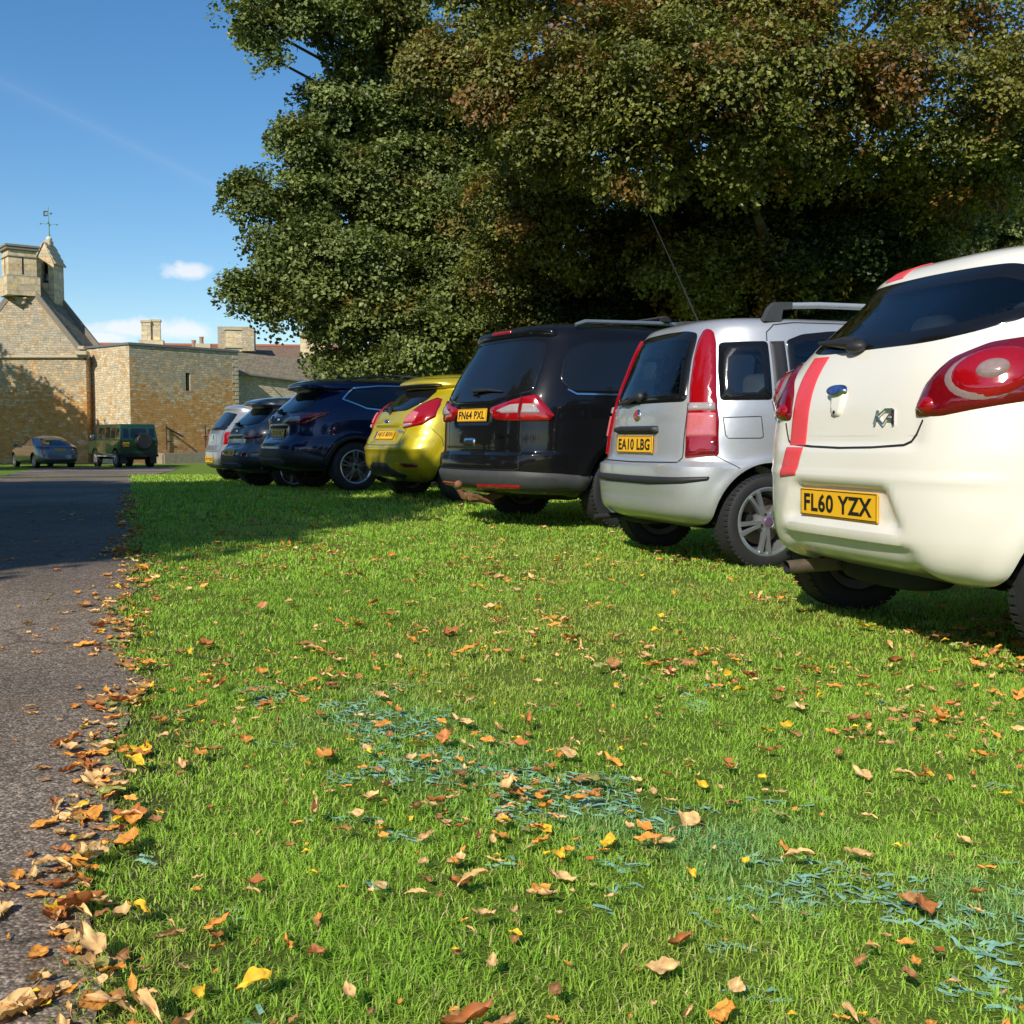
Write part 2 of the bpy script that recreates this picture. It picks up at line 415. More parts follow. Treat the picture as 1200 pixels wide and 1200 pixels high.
# place: rear-centre x, y, heading (deg, anticlockwise from +x), tyre radius, half track, axle x rear / front
POSE = dict(
 ka=(1.243,4.262,17.0,.292,.71,.565,2.88),
 panda=(.75,7.14,19.5,.287,.69,.56,2.85),
 galaxy=(-.395,9.6,31.0,.335,.80,1.03,3.88),
 fiesta=(-1.55,12.81,30.0,.303,.735,.73,3.22),
 qashqai=(-3.27,14.9,31.0,.345,.785,.95,3.60),
 crossover=(-4.39,17.16,33.0,.335,.785,.82,3.46),
 hatch=(-5.72,20.9,30.0,.30,.70,.62,3.1),
)
def ground_z(x, y):
    """the lawn: level near the camera, a slight swell under the cars, falling away towards the chapel"""
    y = np.asarray(y, float)
    t = np.clip((y - 16) / 33, 0, 1); t = t * t * (3 - 2 * t)
    u = np.clip((y - 7.5) / 7.5, 0, 1); u = u * u * (3 - 2 * u)
    v = np.clip((y - 15.0) / 2.4, 0, 1); v = v * v * (3 - 2 * v)
    return 0.07 * u - 0.62 * t - 0.09 * v
def sg(x, e): return 1 / (1 + np.exp(-np.clip(x / e, -50, 50)))
def dent_ka(S, P):
    z = P[..., 2]; hw = 0.30 + (0.60 - z) * 0.55
    rec = sg(hw - S, .008) * sg(z - .455, .007) * sg(.605 - z, .005)
    lip = sg(.43 - .25 * (z - .34) - S, .02) * sg(.395 - z, .005) * sg(1.0 - P[..., 0], .01)
    crease = np.exp(-((z - .64) / .012)**2) * sg(.75 - S, .03) * sg(1 - P[..., 0], .01)
    arch = np.exp(-((np.hypot(P[..., 0] - .565, z - .292) - .365) / .03)**2) * sg(P[..., 1] - .6, .02)
    gate = sg(.455 - S, .006) * sg(z - .752, .003) * sg(1.02 - z, .06)
    return -.034 * rec - .028 * lip + .007 * crease + .012 * arch - .011 * gate
def dent_panda(S, P):
    z = P[..., 2]
    tail = sg(.50 - S, .012) * sg(z - .66, .006) * sg(.90 - z, .01)
    low = sg(.55 - S, .02) * sg(z - .39, .01) * sg(.455 - z, .008)
    arch = np.exp(-((np.hypot(P[..., 0] - .57, z - .287) - .36) / .03)**2) * sg(P[..., 1] - .6, .02)
    return -.006 * tail - .006 * low + .010 * arch
def dent_galaxy(S, P):
    z = P[..., 2]
    crease = np.exp(-((z - .63) / .05)**2) * sg(.70 - S, .02) * sg(1 - P[..., 0], .01)
    arch = np.exp(-((np.hypot(P[..., 0] - 1.03, z - .335) - .45) / .035)**2) * sg(P[..., 1] - .7, .02)
    plate = sg(.30 - S, .01) * sg(z - .89, .008) * sg(1.03 - z, .008)
    return -.010 * crease + .016 * arch - .012 * plate
def dent_fiesta(S, P):
    z = P[..., 2]
    plate = sg(.36 - S, .02) * sg(z - .68, .01) * sg(.86 - z, .008)
    sh = np.exp(-((z - .60) / .03)**2) * sg(.8 - S, .05)
    arch = np.exp(-((np.hypot(P[..., 0] - .73, z - .303) - .39) / .035)**2) * sg(P[..., 1] - .6, .02)
    return -.03 * plate + .014 * sh + .012 * arch
def dent_suv(S, P):
    z = P[..., 2]
    plate = sg(.38 - S, .02) * sg(z - .73, .01) * sg(.90 - z, .008)
    arch = np.exp(-((np.hypot(P[..., 0] - .92, z - .345) - .45) / .04)**2) * sg(P[..., 1] - .7, .02)
    return -.025 * plate + .014 * arch
DENTS = dict(ka=[dent_ka], panda=[dent_panda], galaxy=[dent_galaxy], fiesta=[dent_fiesta], qashqai=[dent_suv], crossover=[dent_suv], hatch=[], mondeo=[])
# ------------------------------------------------------------------ car materials
M_TYRE = simple('tyre_rubber', (.018, .018, .019), .75, var=.35, vscale=18)
M_DARK = simple('dark_plastic', (.022, .022, .024), .55, var=.2)
M_TRIM = simple('grey_plastic', (.052, .053, .056), .6, var=.25, vscale=12)
M_UNDER = simple('underbody', (.012, .012, .012), .8)
M_GAP = simple('panel_gap', (.010, .010, .010), .7)
M_FRIT = simple('black_glass_border', (.008, .008, .009), .12, spec=.5)
M_INNER = simple('cabin_trim', (.30, .30, .29), .8, var=.2)
M_SEAT = simple('seat_cloth', (.72, .73, .70), .9, var=.2, vscale=30)
M_CHROME = simple('chrome', (.75, .76, .78), .09, metal=1.0, var=.04)
M_ALLOY = simple('alloy', (.42, .43, .44), .33, metal=.75, coat=.5, var=.1)
M_RUST = simple('rusty_iron', (.20, .095, .04), .85, var=.55, vscale=25)
M_EXH = simple('exhaust_steel', (.22, .17, .13), .5, metal=.7, var=.4, vscale=20)
M_PLATE = simple('number_plate_yellow', (.86, .46, .014), .45, var=.05)
M_INK = simple('number_plate_black', (.010, .010, .010), .5)
M_RED = lens_mat('red_lens', (.34, .003, .007))
M_REDD = lens_mat('dark_red_lens', (.17, .003, .007))
M_PINKG = lens_mat('grey_pink_lens', (.30, .21, .19)); M_PINK = lens_mat('pink_lens', (.62, .16, .17))
M_CLEAR = lens_mat('clear_lens', (.40, .34, .33))
M_BLUE = simple('badge_blue', (.03, .06, .22), .25, coat=1.0, var=.8, vscale=80)
M_BRED = simple('badge_red', (.35, .02, .03), .25, coat=1.0)
M_STRIPE = simple('red_stripe_vinyl', (.80, .065, .075), .45, coat=.3, var=.1)
M_GLASS = glass_mat('clear_glass', (.90, .93, .92), 0.02)
M_PRIV = glass_mat('privacy_glass', (.2, .2, .2), 0.97, (.008, .009, .010))

def text_mesh(txt, h, w=None, bold=0.0, depth=0.002):
    cu = bpy.data.curves.new('characters', 'FONT'); cu.body = txt; cu.size = 1.0; cu.align_x = 'CENTER'; cu.align_y = 'CENTER'
    cu.extrude = 0.0; cu.offset = bold; cu.resolution_u = 3; cu.space_character = 1.06
    o = bpy.data.objects.new('characters', cu); COL.objects.link(o)
    dg = bpy.context.evaluated_depsgraph_get(); me = bpy.data.meshes.new_from_object(o.evaluated_get(dg))
    bpy.data.objects.remove(o); bpy.data.curves.remove(cu)
    co = np.zeros(len(me.vertices) * 3, np.float32); me.vertices.foreach_get('co', co); co = co.reshape(-1, 3)
    lo, hi = co.min(0), co.max(0); c = (lo + hi) / 2; k = h / (hi[1] - lo[1]); kx = k if w is None else w / (hi[0] - lo[0])
    co = (co - c) * [kx, k, 1]; co[:, 2] = depth
    me.vertices.foreach_set('co', co.astype(np.float32).ravel()); me.update(); me.name = 'characters'
    me.materials.clear(); return me

def frame_from(n, up=Vector((0, 0, 1)), p=Vector((0, 0, 0))):
    """matrix whose local z faces n, local y up"""
    z = n.normalized(); x = up.cross(z).normalized(); y = z.cross(x)
    m = Matrix((x, y, z)).transposed().to_4x4(); m.translation = p; return m

def number_plate(parent, p, n, txt, w=.52, h=.111, gb=False):
    m = frame_from(n, p=p)
    mb = MB(); mb.box((0, 0, .004), (w, h, .008), .003)
    o = mb.build('number_plate', M_PLATE, parent); o.matrix_local = m
    if txt:
        me = text_mesh(txt, h * .66, w * (.80 if gb else .88), bold=.028, depth=.0095); me.materials.append(M_INK)
        c = link_mesh('registration_characters', me, o)
        if gb: c.location = (w * .05, 0, 0)
    fr = MB()
    for sx, sy, a, b in ((0, 1, w - .008, .003), (0, -1, w - .008, .003), (1, 0, .003, h - .008), (-1, 0, .003, h - .008)):
        fr.box((sx * (w / 2 - .006), sy * (h / 2 - .006), .0085), (a, b, .0012))
    fr.build('border_line', M_INK, o)
    if gb:
        e = MB(); e.box((-w / 2 + .03, 0, .0085), (.036, h - .02, .0016)); e.build('country_band', M_BLUE, o)
    return o

def wheel_meshes(r, width, rim_r, nsp, style, rim_mat, cap_mat):
    """tyre and rim in wheel space; axle along y, outer face towards -y"""
    h = width / 2; t = MB()
    prof = [(rim_r - .012, -h * .86), (rim_r + .006, -h * .98), (rim_r + (r - rim_r) * .5, -h * 1.04), (r - .016, -h * .93), (r - .005, -h * .80), (r, -h * .55),
            (r, h * .55), (r - .005, h * .8), (r - .016, h * .93), (rim_r + (r - rim_r) * .5, h * 1.04), (rim_r, h * .95), (rim_r - .012, h * .8)]
    t.lathe(prof, 56, 'Y')
    for k in range(56):      # shoulder tread blocks
        a = 2 * math.pi * k / 56
        for sy in (-1, 1):
            M = Matrix.Rotation(a, 4, 'Y') @ Matrix.Translation((r - .006, sy * h * .72, 0))
            t.box((0, 0, 0), (.016, h * .42, .020), 0, rot=M)
    g = MB()
    g.lathe([(rim_r - .012, -h * .85), (rim_r + .004, -h * .97), (rim_r - .004, -h * 1.0), (rim_r - .020, -h * .92), (rim_r - .028, -h * .55), (rim_r - .05, h * .6), (rim_r - .012, h * .8)], 56, 'Y')
    face = -h * .80
    for k in range(nsp):
        a0 = 2 * math.pi * k / nsp + .3
        offs = (-.16, .16) if style == 'double' else (0,)
        for d in offs:
            a1 = a0 + d * .75; a2 = a0 + d
            wd = (.030 if style == 'double' else .052)
            p0 = Vector((.045 * math.cos(a1), face + .004, .045 * math.sin(a1))); p1 = Vector(((rim_r - .012) * math.cos(a2), face - .006, (rim_r - .012) * math.sin(a2)))
            ax = (p1 - p0); L = ax.length; ax.normalize(); yv = Vector((0, 1, 0)); zv = ax.cross(yv).normalized(); yv = zv.cross(ax)
            R = Matrix((ax, yv, zv)).transposed().to_4x4()
            V = []
            for (tt, ww, th) in ((0, wd * 1.25, .034), (.5, wd * .8, .030), (1, wd * 1.15, .026)):
                for (sy, sz) in ((-.5, -.35), (-.5, .35), (.0, .5), (.5, .5), (.5, -.5), (0, -.5)):
                    V.append(p0 + R.to_3x3() @ Vector((L * tt, sy * th, sz * ww)))
            F = []
            for i in range(2):
                for j in range(6): F.append([i * 6 + j, i * 6 + (j + 1) % 6, (i + 1) * 6 + (j + 1) % 6, (i + 1) * 6 + j])
            F += [[5, 4, 3, 2, 1, 0], [12, 13, 14, 15, 16, 17]]
            g.add(V, F)
    g.lathe([(0, face - .016), (.03, face - .015), (.06, face - .006), (.068, face + .02), (.068, face + .05), (0, face + .05)], 28, 'Y')
    g.lathe([(0, face - .021), (.024, face - .020), (.030, face - .014), (.030, face)], 24, 'Y', mi=1)
    for k in range(4):
        a = 2 * math.pi * k / 4 + .5
        g.lathe([(0, -.014), (.009, -.014), (.009, .01)], 8, 'Y', c=(.048 * math.cos(a), face - .002, .048 * math.sin(a)), mi=2)
    d = MB(); d.lathe([(0, h * .1), (rim_r * .70, h * .1), (rim_r * .70, h * .2), (0, h * .2)], 36, 'Y'); d.lathe([(rim_r - .02, h * .55), (0, h * .55)], 36, 'Y', mi=1)
    d.box((rim_r * .5, h * .05, 0.02), (.06, .06, .13), .01, mi=1)
    a = t.build('tyre', M_TYRE); b = g.build('wheel', [rim_mat, cap_mat, M_DARK]); c = d.build('brake_disc', [M_EXH, M_UNDER])
    ms = (a.data, b.data, c.data)
    for o in (a, b, c): bpy.data.objects.remove(o)
    return ms

def add_wheels(root, pose, rim_r, nsp, style, rim_mat=None, cap_mat=None, width=.19):
    x, y, a, r, tr, xa, xb = pose
    me = wheel_meshes(r, width, rim_r, nsp, style, rim_mat or M_ALLOY, cap_mat or M_DARK)
    for xx in (xa, xb):
        for sy in (-1, 1):
            w = link_mesh('wheel', me[1], root); w.location = (xx, sy * tr, r - .004)
            w.rotation_euler = (0, random.uniform(0, 6), 0) if sy < 0 else (0, random.uniform(0, 6), math.pi)
            t = link_mesh('tyre', me[0], w); d = link_mesh('brake_disc', me[2], w)

def arrays(me):
    n = len(me.vertices); co = np.zeros(n * 3, np.float32); me.vertices.foreach_get('co', co)
    return co.reshape(-1, 3), [list(p.vertices) for p in me.polygons], [p.material_index for p in me.polygons]

def car_body(root, key, body, mats, seams=(), openings=(), well_mat=2, arch_gap=.05, arch_scale=1.0):
    """shell > wheel arches cut out > window openings > inner lining > panel gaps; mats: paint, panel gap, underbody, cabin trim"""
    pose = POSE[key]; r, tr, xa, xb = pose[3:]
    V, F, m, nv = body.grid()
    FL = [list(f) for f in F]; MI = [0] * len(FL)
    FL.append(list(range(m))); MI.append(2)
    FL.append([(nv - 1) * m + i for i in range(m)][::-1]); MI.append(0)
    me = bpy.data.meshes.new('body'); me.from_pydata(V.tolist(), [], FL); me.update()
    for mt in mats: me.materials.append(mt)
    me.polygons.foreach_set('material_index', np.array(MI, np.int32))
    bm = bmesh.new(); bm.from_mesh(me); bmesh.ops.remove_doubles(bm, verts=bm.verts, dist=1e-5); bmesh.ops.recalc_face_normals(bm, faces=bm.faces); bm.to_mesh(me); bm.free()
    o = link_mesh('body', me)
    c = MB()
    for xx in (xa, xb):
        for sy in (-1, 1):
            yo = sy * 1.05; yi = sy * .42; R = r + arch_gap
            c.lathe([(0, yi), (R, yi), (R, yo), (0, yo)], 72, 'Y', c=(xx, 0, r + .012))
    cut = c.build('cut', mats, None, smooth=False)
    for p in cut.data.polygons: p.material_index = 2
    md = o.modifiers.new('b', 'BOOLEAN'); md.object = cut; md.operation = 'DIFFERENCE'; md.solver = 'EXACT'
    try: md.material_mode = 'INDEX'
    except Exception: pass
    dg = bpy.context.evaluated_depsgraph_get(); ev = bpy.data.meshes.new_from_object(o.evaluated_get(dg))
    bpy.data.objects.remove(o); bpy.data.objects.remove(cut)
    V, F, MI = arrays(ev); V = V.tolist()
    def opened(VV, FF, MM, mg):
        if not openings: return FF, MM
        C = np.array([np.mean([VV[i] for i in f], 0) for f in FF]); kill = np.zeros(len(FF), bool)
        for mode, poly in openings:
            loop = round_poly(poly, .03)
            if mode in 'lr':
                side = (C[:, 1] > 0) if mode == 'l' else (C[:, 1] < 0)
                q = C[:, [0, 2]]; ok = side & (np.abs(C[:, 1]) > .35)
            else:
                q = np.full((len(C), 2), 9.0); zmin = min(p[1] for p in poly)
                cand = np.where((C[:, 2] > zmin) & ((C[:, 0] < 1.3) if mode == 's' else (C[:, 0] > 1.4)))[0]
                for i in cand:
                    k, t = body._zi(C[i, 2]); P = body.P[k] * (1 - t) + body.P[k + 1] * t; S = body.S[k] * (1 - t) + body.S[k + 1] * t
                    j = int(np.hypot(P[:, 0] - C[i, 0], P[:, 1] - abs(C[i, 1])).argmin()); s_ = S[j] if mode == 's' else S[-1] - S[j]
                    q[i] = (math.copysign(s_, C[i, 1]), C[i, 2])
                ok = q[:, 0] < 8
            ins = inside(loop, q) & ok
            idx = np.where(ins)[0]
            if len(idx): kill[idx[edge_dist(loop, q[idx]) > mg]] = True
        return [f for f, k in zip(FF, kill) if not k], [a for a, k in zip(MM, kill) if not k]
    F, MI = opened(V, F, MI, .022)
    if openings:
        V2, F2, m2, nv2 = body.grid(-.035, 2, 2)
        zz = V2[:, 2].reshape(nv2, m2)[:, 0]
        F2 = [list(f)[::-1] for f in F2 if V2[f[0]][2] > .75 and abs(V2[f[0]][0] - 0) < 9]
        F2.append([(nv2 - 1) * m2 + i for i in range(m2)])
        M2 = [3] * len(F2); F2, M2 = opened(V2.tolist(), F2, M2, -.0)
        b = len(V); V += V2.tolist(); F += [[b + i for i in f] for f in F2]; MI += M2
        # cabin floor
        k = body._zi(.80)[0]; ring = body.P[k][::4] * [.97, .93, 1] ; ring = np.concatenate([ring, ring[-2:0:-1] * [1, -1, 1]])
        b = len(V); V += ring.tolist(); F.append([b + i for i in range(len(ring))]); MI.append(3)
    for pts, wdt, mode in seams:
        sv, sf = strip(body, pts, wdt, mode); b = len(V); V += [tuple(p) for p in sv]; F += [[b + i for i in f] for f in sf]; MI += [1] * len(sf)
    return mesh_np('body', V, F, mats, root, midx=MI, smooth=True, sharp=32)

def mir(poly): return [(-a, b) for a, b in poly]
def sym(half):
    """half outline given from the centre line outwards on the + side; mirrored to a closed loop"""
    return half + [(-a, b) for a, b in half[::-1] if abs(a) > 1e-6]

def start_car(key, name, label, cat='car', group=None):
    x, y, a = POSE[key][:3]
    root = empty(name, (x, y, float(ground_z(x, y))), math.radians(a)); tag(root, label, cat, group)
    return root, Body(ROWS[{'crossover': 'qashqai'}.get(key, key)], dents=DENTS[key])

def tube_on(body, name, pts, r, mat, root, off=.02, mode='s', n=8):
    P = [body.at(a, z, mode, o)[0] for (a, z, o) in pts]
    mb = MB(); mb.tube(P, r, n); return mb.build(name, mat, root)

def lamp(body, root, poly, mats, inner=(), name='tail_light', mode='s', off=.012, rnd=.02, bulge=.008):
    """lens part with inner lens sub-parts given as (outline, material, offset)"""
    o = patch(body, name, poly, mats, root, mode, off=off, edge=.012, rnd=rnd, bulge=bulge)
    for q, mt, of in inner:
        of = off + bulge + .005
        patch(body, 'inner_lens', q, mt, o, mode, off=of, edge=.008, base=off, rnd=rnd * .7, res=.02, bulge=.004)
    return o

def seats(root, xs, zt, ys, mat, hr=True):
    for x in xs:
        for y in ys:
            mb = MB(); mb.ell((x, y, zt - .30), (.075, .21, .34), 10, .6); s = mb.build('seat', mat, root)
            hb = MB(); hb.ell((x + .01, y, zt + .13), (.05, .125, .085), 10, .6); hb.tube([(x, y - .05, zt), (x, y - .05, zt + .1)], .007); hb.tube([(x, y + .05, zt), (x, y + .05, zt + .1)], .007)
            hb.build('headrest', mat, s)

def mirrors(root, x, y, z, mat):
    for sy in (1, -1):
        mb = MB(); mb.ell((x, sy * y, z), (.08, .11, .085), 10, .7); mb.build('door_mirror', mat, root)

# ------------------------------------------------------------------ small white hatchback, nearest
def car_ka():
    root, B = start_car('ka', 'hatchback_car', 'small cream white hatchback with a red stripe on its tailgate, nearest car at the right')
    white = paint('cream_white_paint', (.80, .76, .66), rough=.3, dirt=.22)
    win = sym([(0, 1.125), (.26, 1.125), (.37, 1.13), (.50, 1.148), (.63, 1.19), (.655, 1.24), (.58, 1.37), (.42, 1.415), (0, 1.42)])
    sw = [(1.02, 1.08), (1.02, 1.20), (1.18, 1.36), (1.35, 1.41), (1.55, 1.42), (2.05, 1.38), (2.40, 1.12), (2.40, 1.05), (1.6, 1.04)]
    ws = sym([(0, 1.07), (.62, 1.09), (.50, 1.40), (0, 1.43)])
    seam = [([(.45, .85), (.425, .80), (.405, .775), (.37, .762), (.2, .752), (.0, .748), (-.2, .752), (-.37, .762), (-.405, .775), (-.425, .80), (-.45, .85)], .009, 's')]
    for m in 'rl': seam += [([(.335, .90), (.345, .72), (.31, .64), (.24, .61)], .006, m)]
    seam += [([(1.30, .30), (1.28, .7), (1.22, 1.0), (1.2, 1.2), (1.3, 1.40)], .006, m) for m in 'rl']
    car_body(root, 'ka', B, [white, M_GAP, M_UNDER, M_INNER], seam, [('s', win), ('r', sw), ('l', sw), ('f', ws)])
    patch(B, 'rear_window', win, [M_GLASS, M_FRIT], root, off=.003, edge=.004, base=-.003, rnd=.04, frit=.055, res=.05)
    for m in 'rl': patch(B, 'side_window', sw, [M_GLASS, M_FRIT], root, m, off=.003, edge=.004, base=-.003, rnd=.04, frit=.045, res=.07)
    patch(B, 'windscreen', ws, [M_GLASS, M_FRIT], root, 'f', off=.003, edge=.004, base=-.003, rnd=.04, frit=.02, res=.08)
    # roof edge stripe and tailgate stripe
    patch(B, 'stripe', [(.265, 1.118), (.27, .97), (.262, .86), (.256, .756), (.388, .756), (.395, .87), (.405, .97), (.40, 1.122)], M_STRIPE, root, off=.003, edge=.002, base=.001, rnd=.004, res=.015)
    patch(B, 'stripe', [(.256, .7475), (.285, .633), (.432, .622), (.396, .7475)], M_STRIPE, root, off=.004, edge=.002, base=.002, rnd=.003, res=.012)
    patch(B, 'stripe', [(.17, 1.432), (.17, 1.50), (.29, 1.49), (.30, 1.428)], M_STRIPE, root, off=.004, edge=.002, base=.001, rnd=.003, res=.012)
    # tail lights: dark red surround, bright red disc, chromed centre
    lr = [(-.415, .858), (-.405, .885), (-.43, .975), (-.50, 1.062), (-.60, 1.112), (-.70, 1.128), (-.80, 1.12), (-.90, 1.075), (-.96, 1.0), (-.93, .95), (-.80, .905), (-.66, .882), (-.53, .858)]
    def ring(cx, cz, a, b, n=26): return [(cx + a * math.cos(2 * math.pi * i / n), cz + b * math.sin(2 * math.pi * i / n)) for i in range(n)]
    for sd in (1, -1):
        f = (lambda q: q) if sd == 1 else mir
        o = lamp(B, root, f(lr), M_REDD, bulge=.012)
        patch(B, 'clear_ring', f(ring(-.648, .992, .138, .086)), M_PINKG, o, off=.030, edge=.02, base=.016, rnd=0, res=.02)
        patch(B, 'red_disc', f(ring(-.662, .998, .128, .082)), M_RED, o, off=.036, edge=.02, base=.022, rnd=0, res=.02, bulge=.006)
        patch(B, 'centre_lens', f(ring(-.668, 1.00, .052, .036)), M_PINKG, o, off=.048, edge=.012, base=.030, rnd=0, res=.015, bulge=.006)
        patch(B, 'fog_lens', f(ring(-.468, .898, .040, .030)), M_RED, o, off=.026, edge=.012, base=.014, rnd=0, res=.015, bulge=.006)
    # badge, handle, emblem
    hd = patch(B, 'tailgate_handle', [(.045, .995), (.10, .998), (.125, .975), (.11, .92), (.095, .868), (.03, .866), (.012, .92), (.015, .975)], white, root, off=.014, edge=.012, rnd=.02, res=.015)
    mb = MB(); p, n = B.at(.062, .885, 's', .015); mb.lathe([(0, .001), (.008, .001), (.008, 0)], 12, 'Z', M=frame_from(n, p=p)); mb.build('lock', M_DARK, hd)
    patch(B, 'badge', ring(.075, .968, .062, .027), M_CHROME, hd, off=.026, edge=.008, base=.008, rnd=0, res=.012)
    patch(B, 'badge_face', ring(.075, .968, .053, .021), M_BLUE, hd, off=.029, edge=.004, base=.022, rnd=0, res=.012)
    mb = MB()
    def stroke(pts, r=.0055): mb.tube([B.at(a, z, 's', .007)[0] for a, z in pts], r, 6)
    K0 = -.20
    for st in ([(K0 - .010, .888), (K0 + .002, .836)], [(K0 - .050, .889), (K0 - .006, .860)], [(K0 - .010, .862), (K0 - .052, .834)], [(K0 - .095, .889), (K0 - .052, .838)],
               [(K0 - .050, .889), (K0 - .097, .889)], [(K0 - .095, .889), (K0 - .105, .834)], [(K0 - .068, .856), (K0 - .100, .853)]): stroke(st)
    tag(mb.build('emblem', M_CHROME, root), 'chrome two letter emblem on the tailgate')
    p, n = B.at(.012, .528, 's', .006); number_plate(root, p, n, 'FL60 YZX')
    # wiper
    wb = MB(); q = [B.at(a, z, 's', o)[0] for a, z, o in ((.06, 1.135, .030), (.14, 1.140, .040), (.25, 1.150, .034), (.40, 1.165, .028))]
    wb.tube(q, [.026, .024, .014, .008], 10); wb.tube([B.at(a, z, 's', .012)[0] for a, z in ((.08, 1.16), (.25, 1.165), (.42, 1.175))], .008, 6)
    wb.ell(B.at(.07, 1.13, 's', .02)[0], (.035, .055, .026), 10); wb.build('rear_wiper', M_DARK, root)
    # exhaust and back axle
    ex = MB(); ex.tube([(.05, .42, .235), (.12, .42, .24), (.34, .41, .245)], .029, 16, cap=False); ex.tube([(.05, .42, .235), (.14, .42, .242)], .025, 16, mi=1, cap=False)
    ex.ell((.36, .1, .255), (.11, .30, .07), 12, .6, mi=1); ex.build('exhaust', [M_EXH, M_UNDER], root)
    ax = MB(); ax.tube([(.565, -.66, .27), (.565, .66, .27)], .035, 10); ax.build('rear_axle', M_UNDER, root)
    ae = MB(); p, n = B.at(-.05, 1.503, 's', 0); ae.tube([p, p + Vector((-.005, 0, .012))], [.007, .004], 8); ae.build('washer_jet', M_DARK, root)
    seats(root, (.66,), 1.09, (.30, -.30), M_SEAT); seats(root, (1.62,), 1.02, (.34, -.34), M_SEAT)
    mb = MB(); mb.box((.35, 0, .95), (.5, 1.1, .03), .01); mb.build('parcel_shelf', M_INNER, root)
    mirrors(root, 2.05, .86, 1.05, white)
    add_wheels(root, POSE['ka'], .205, 7, 'single', M_ALLOY, M_DARK, .175)

def car_panda():
    root, B = start_car('panda', 'compact_car', 'boxy silver compact car with tall upright tail lights and roof rails')
    sil = paint('silver_paint', (.54, .55, .56), metal=.55, rough=.38, dirt=.2, flake=.06)
    win = sym([(0, .998), (.508, 1.0), (.475, 1.12), (.434, 1.238), (.412, 1.36), (.385, 1.43), (.28, 1.452), (0, 1.458)])
    s1 = [(.288, 1.004), (.305, 1.18), (.342, 1.364), (.605, 1.369), (.590, 1.008)]
    s2 = [(.715, 1.01), (.715, 1.372), (.83, 1.415), (1.05, 1.44), (1.42, 1.445), (1.42, 1.01)]
    s3 = [(1.52, 1.01), (1.52, 1.445), (1.95, 1.40), (2.15, 1.30), (2.45, 1.06), (2.40, 1.01)]
    ws = sym([(0, 1.03), (.63, 1.04), (.55, 1.38), (0, 1.42)])
    seam = [([(.518, .995), (.530, .93), (.545, .665), (.525, .636), (0, .630), (-.525, .636), (-.545, .665), (-.530, .93), (-.518, .995)], .007, 's')]
    for m in 'rl':
        seam += [([(.585, 1.005), (.60, .90), (.64, .74), (.72, .64)], .006, m), ([(.598, 1.366), (.605, 1.42), (.66, 1.468), (.8, 1.485), (1.46, 1.49), (1.47, 1.0), (1.47, .28)], .006, m),
                 ([(1.47, 1.49), (1.95, 1.46), (2.55, 1.0), (2.52, .30)], .006, m), ([(.24, .68), (.36, .603)], .005, m)]
        seam.append(([(.295, .905), (.51, .912), (.518, .79), (.50, .783), (.315, .782), (.30, .80), (.295, .905)], .005, m))
    car_body(root, 'panda', B, [sil, M_GAP, M_UNDER, M_INNER], seam, [('s', win), ('r', s1), ('l', s1), ('r', s2), ('l', s2), ('r', s3), ('l', s3), ('f', ws)])
    patch(B, 'rear_window', win, [M_GLASS, M_FRIT], root, off=.004, edge=.004, base=-.003, rnd=.05, frit=.055, res=.05)
    for m in 'rl':
        for q in (s1, s2, s3): patch(B, 'side_window', q, [M_GLASS, M_FRIT], root, m, off=.003, edge=.004, base=-.003, rnd=.03, frit=.048, res=.07)
        patch(B, 'pillar_trim', [(.605, 1.01), (.612, 1.366), (.708, 1.37), (.708, 1.01)], M_DARK, root, m, off=.003, edge=.003, base=-.002, rnd=.008, res=.05)
        sy = -1 if m == 'r' else 1
        mb = MB(); mb.tube([(.74, sy * .60, 1.588), (1.0, sy * .60, 1.602), (1.4, sy * .59, 1.606), (2.08, sy * .55, 1.585)], .020, 12)
        rl = mb.build('roof_rail', simple('bright_rail', (.62, .63, .64), .3, metal=.6), root)
        for foot in ([(.60, 1.49), (.645, 1.575), (.68, 1.606), (.80, 1.612), (.80, 1.570), (.735, 1.565), (.72, 1.49)], [(2.30, 1.47), (2.2, 1.57), (2.06, 1.605), (2.06, 1.565), (2.14, 1.545), (2.18, 1.47)]):
            mb = MB(); y0 = sy * .625 if foot[0][0] < 1 else sy * .575; mb.prism([(x, y0, z) for x, z in foot], (0, -sy * .05, 0)); mb.build('rail_foot', M_TRIM, rl)
        mb = MB(); p, n = B.at(1.02, .90, m, 0); q, _ = B.at(1.22, .90, m, 0)
        mb.tube([p, p + n * .03, q + n * .03, q], .012, 8); mb.build('door_handle', M_DARK, root)
    patch(B, 'windscreen', ws, [M_GLASS, M_FRIT], root, 'f', off=.003, edge=.004, base=-.003, rnd=.04, frit=.02, res=.08)
    lr = [(-.560, .658), (-.772, .678), (-.742, .89), (-.708, .99), (-.645, 1.15), (-.595, 1.263), (-.552, 1.36), (-.50, 1.43), (-.455, 1.454), (-.424, 1.438), (-.420, 1.37), (-.447, 1.243), (-.488, 1.11), (-.523, 1.0), (-.540, .85)]
    for f in (lambda q: q, mir):
        o = lamp(B, root, f(lr), M_RED, [(f([(-.542, .94), (-.535, .992), (-.695, .992), (-.712, .94)]), M_CLEAR, .024), (f([(-.562, .785), (-.546, .932), (-.716, .932), (-.744, .785)]), M_PINK, .025)], off=.018, bulge=.010)
        patch(B, 'reflector', f([(-.572, .668), (-.565, .775), (-.748, .775), (-.760, .686)]), M_REDD, o, off=.024, edge=.006, base=.016, rnd=.01, res=.02)
    # bumper strip, plate housing, badge
    patch(B, 'bumper_strip', sym([(0, .494), (.30, .494), (.62, .508), (.775, .530), (.79, .560), (.55, .552), (0, .548)]), M_DARK, root, off=.016, edge=.014, rnd=.012)
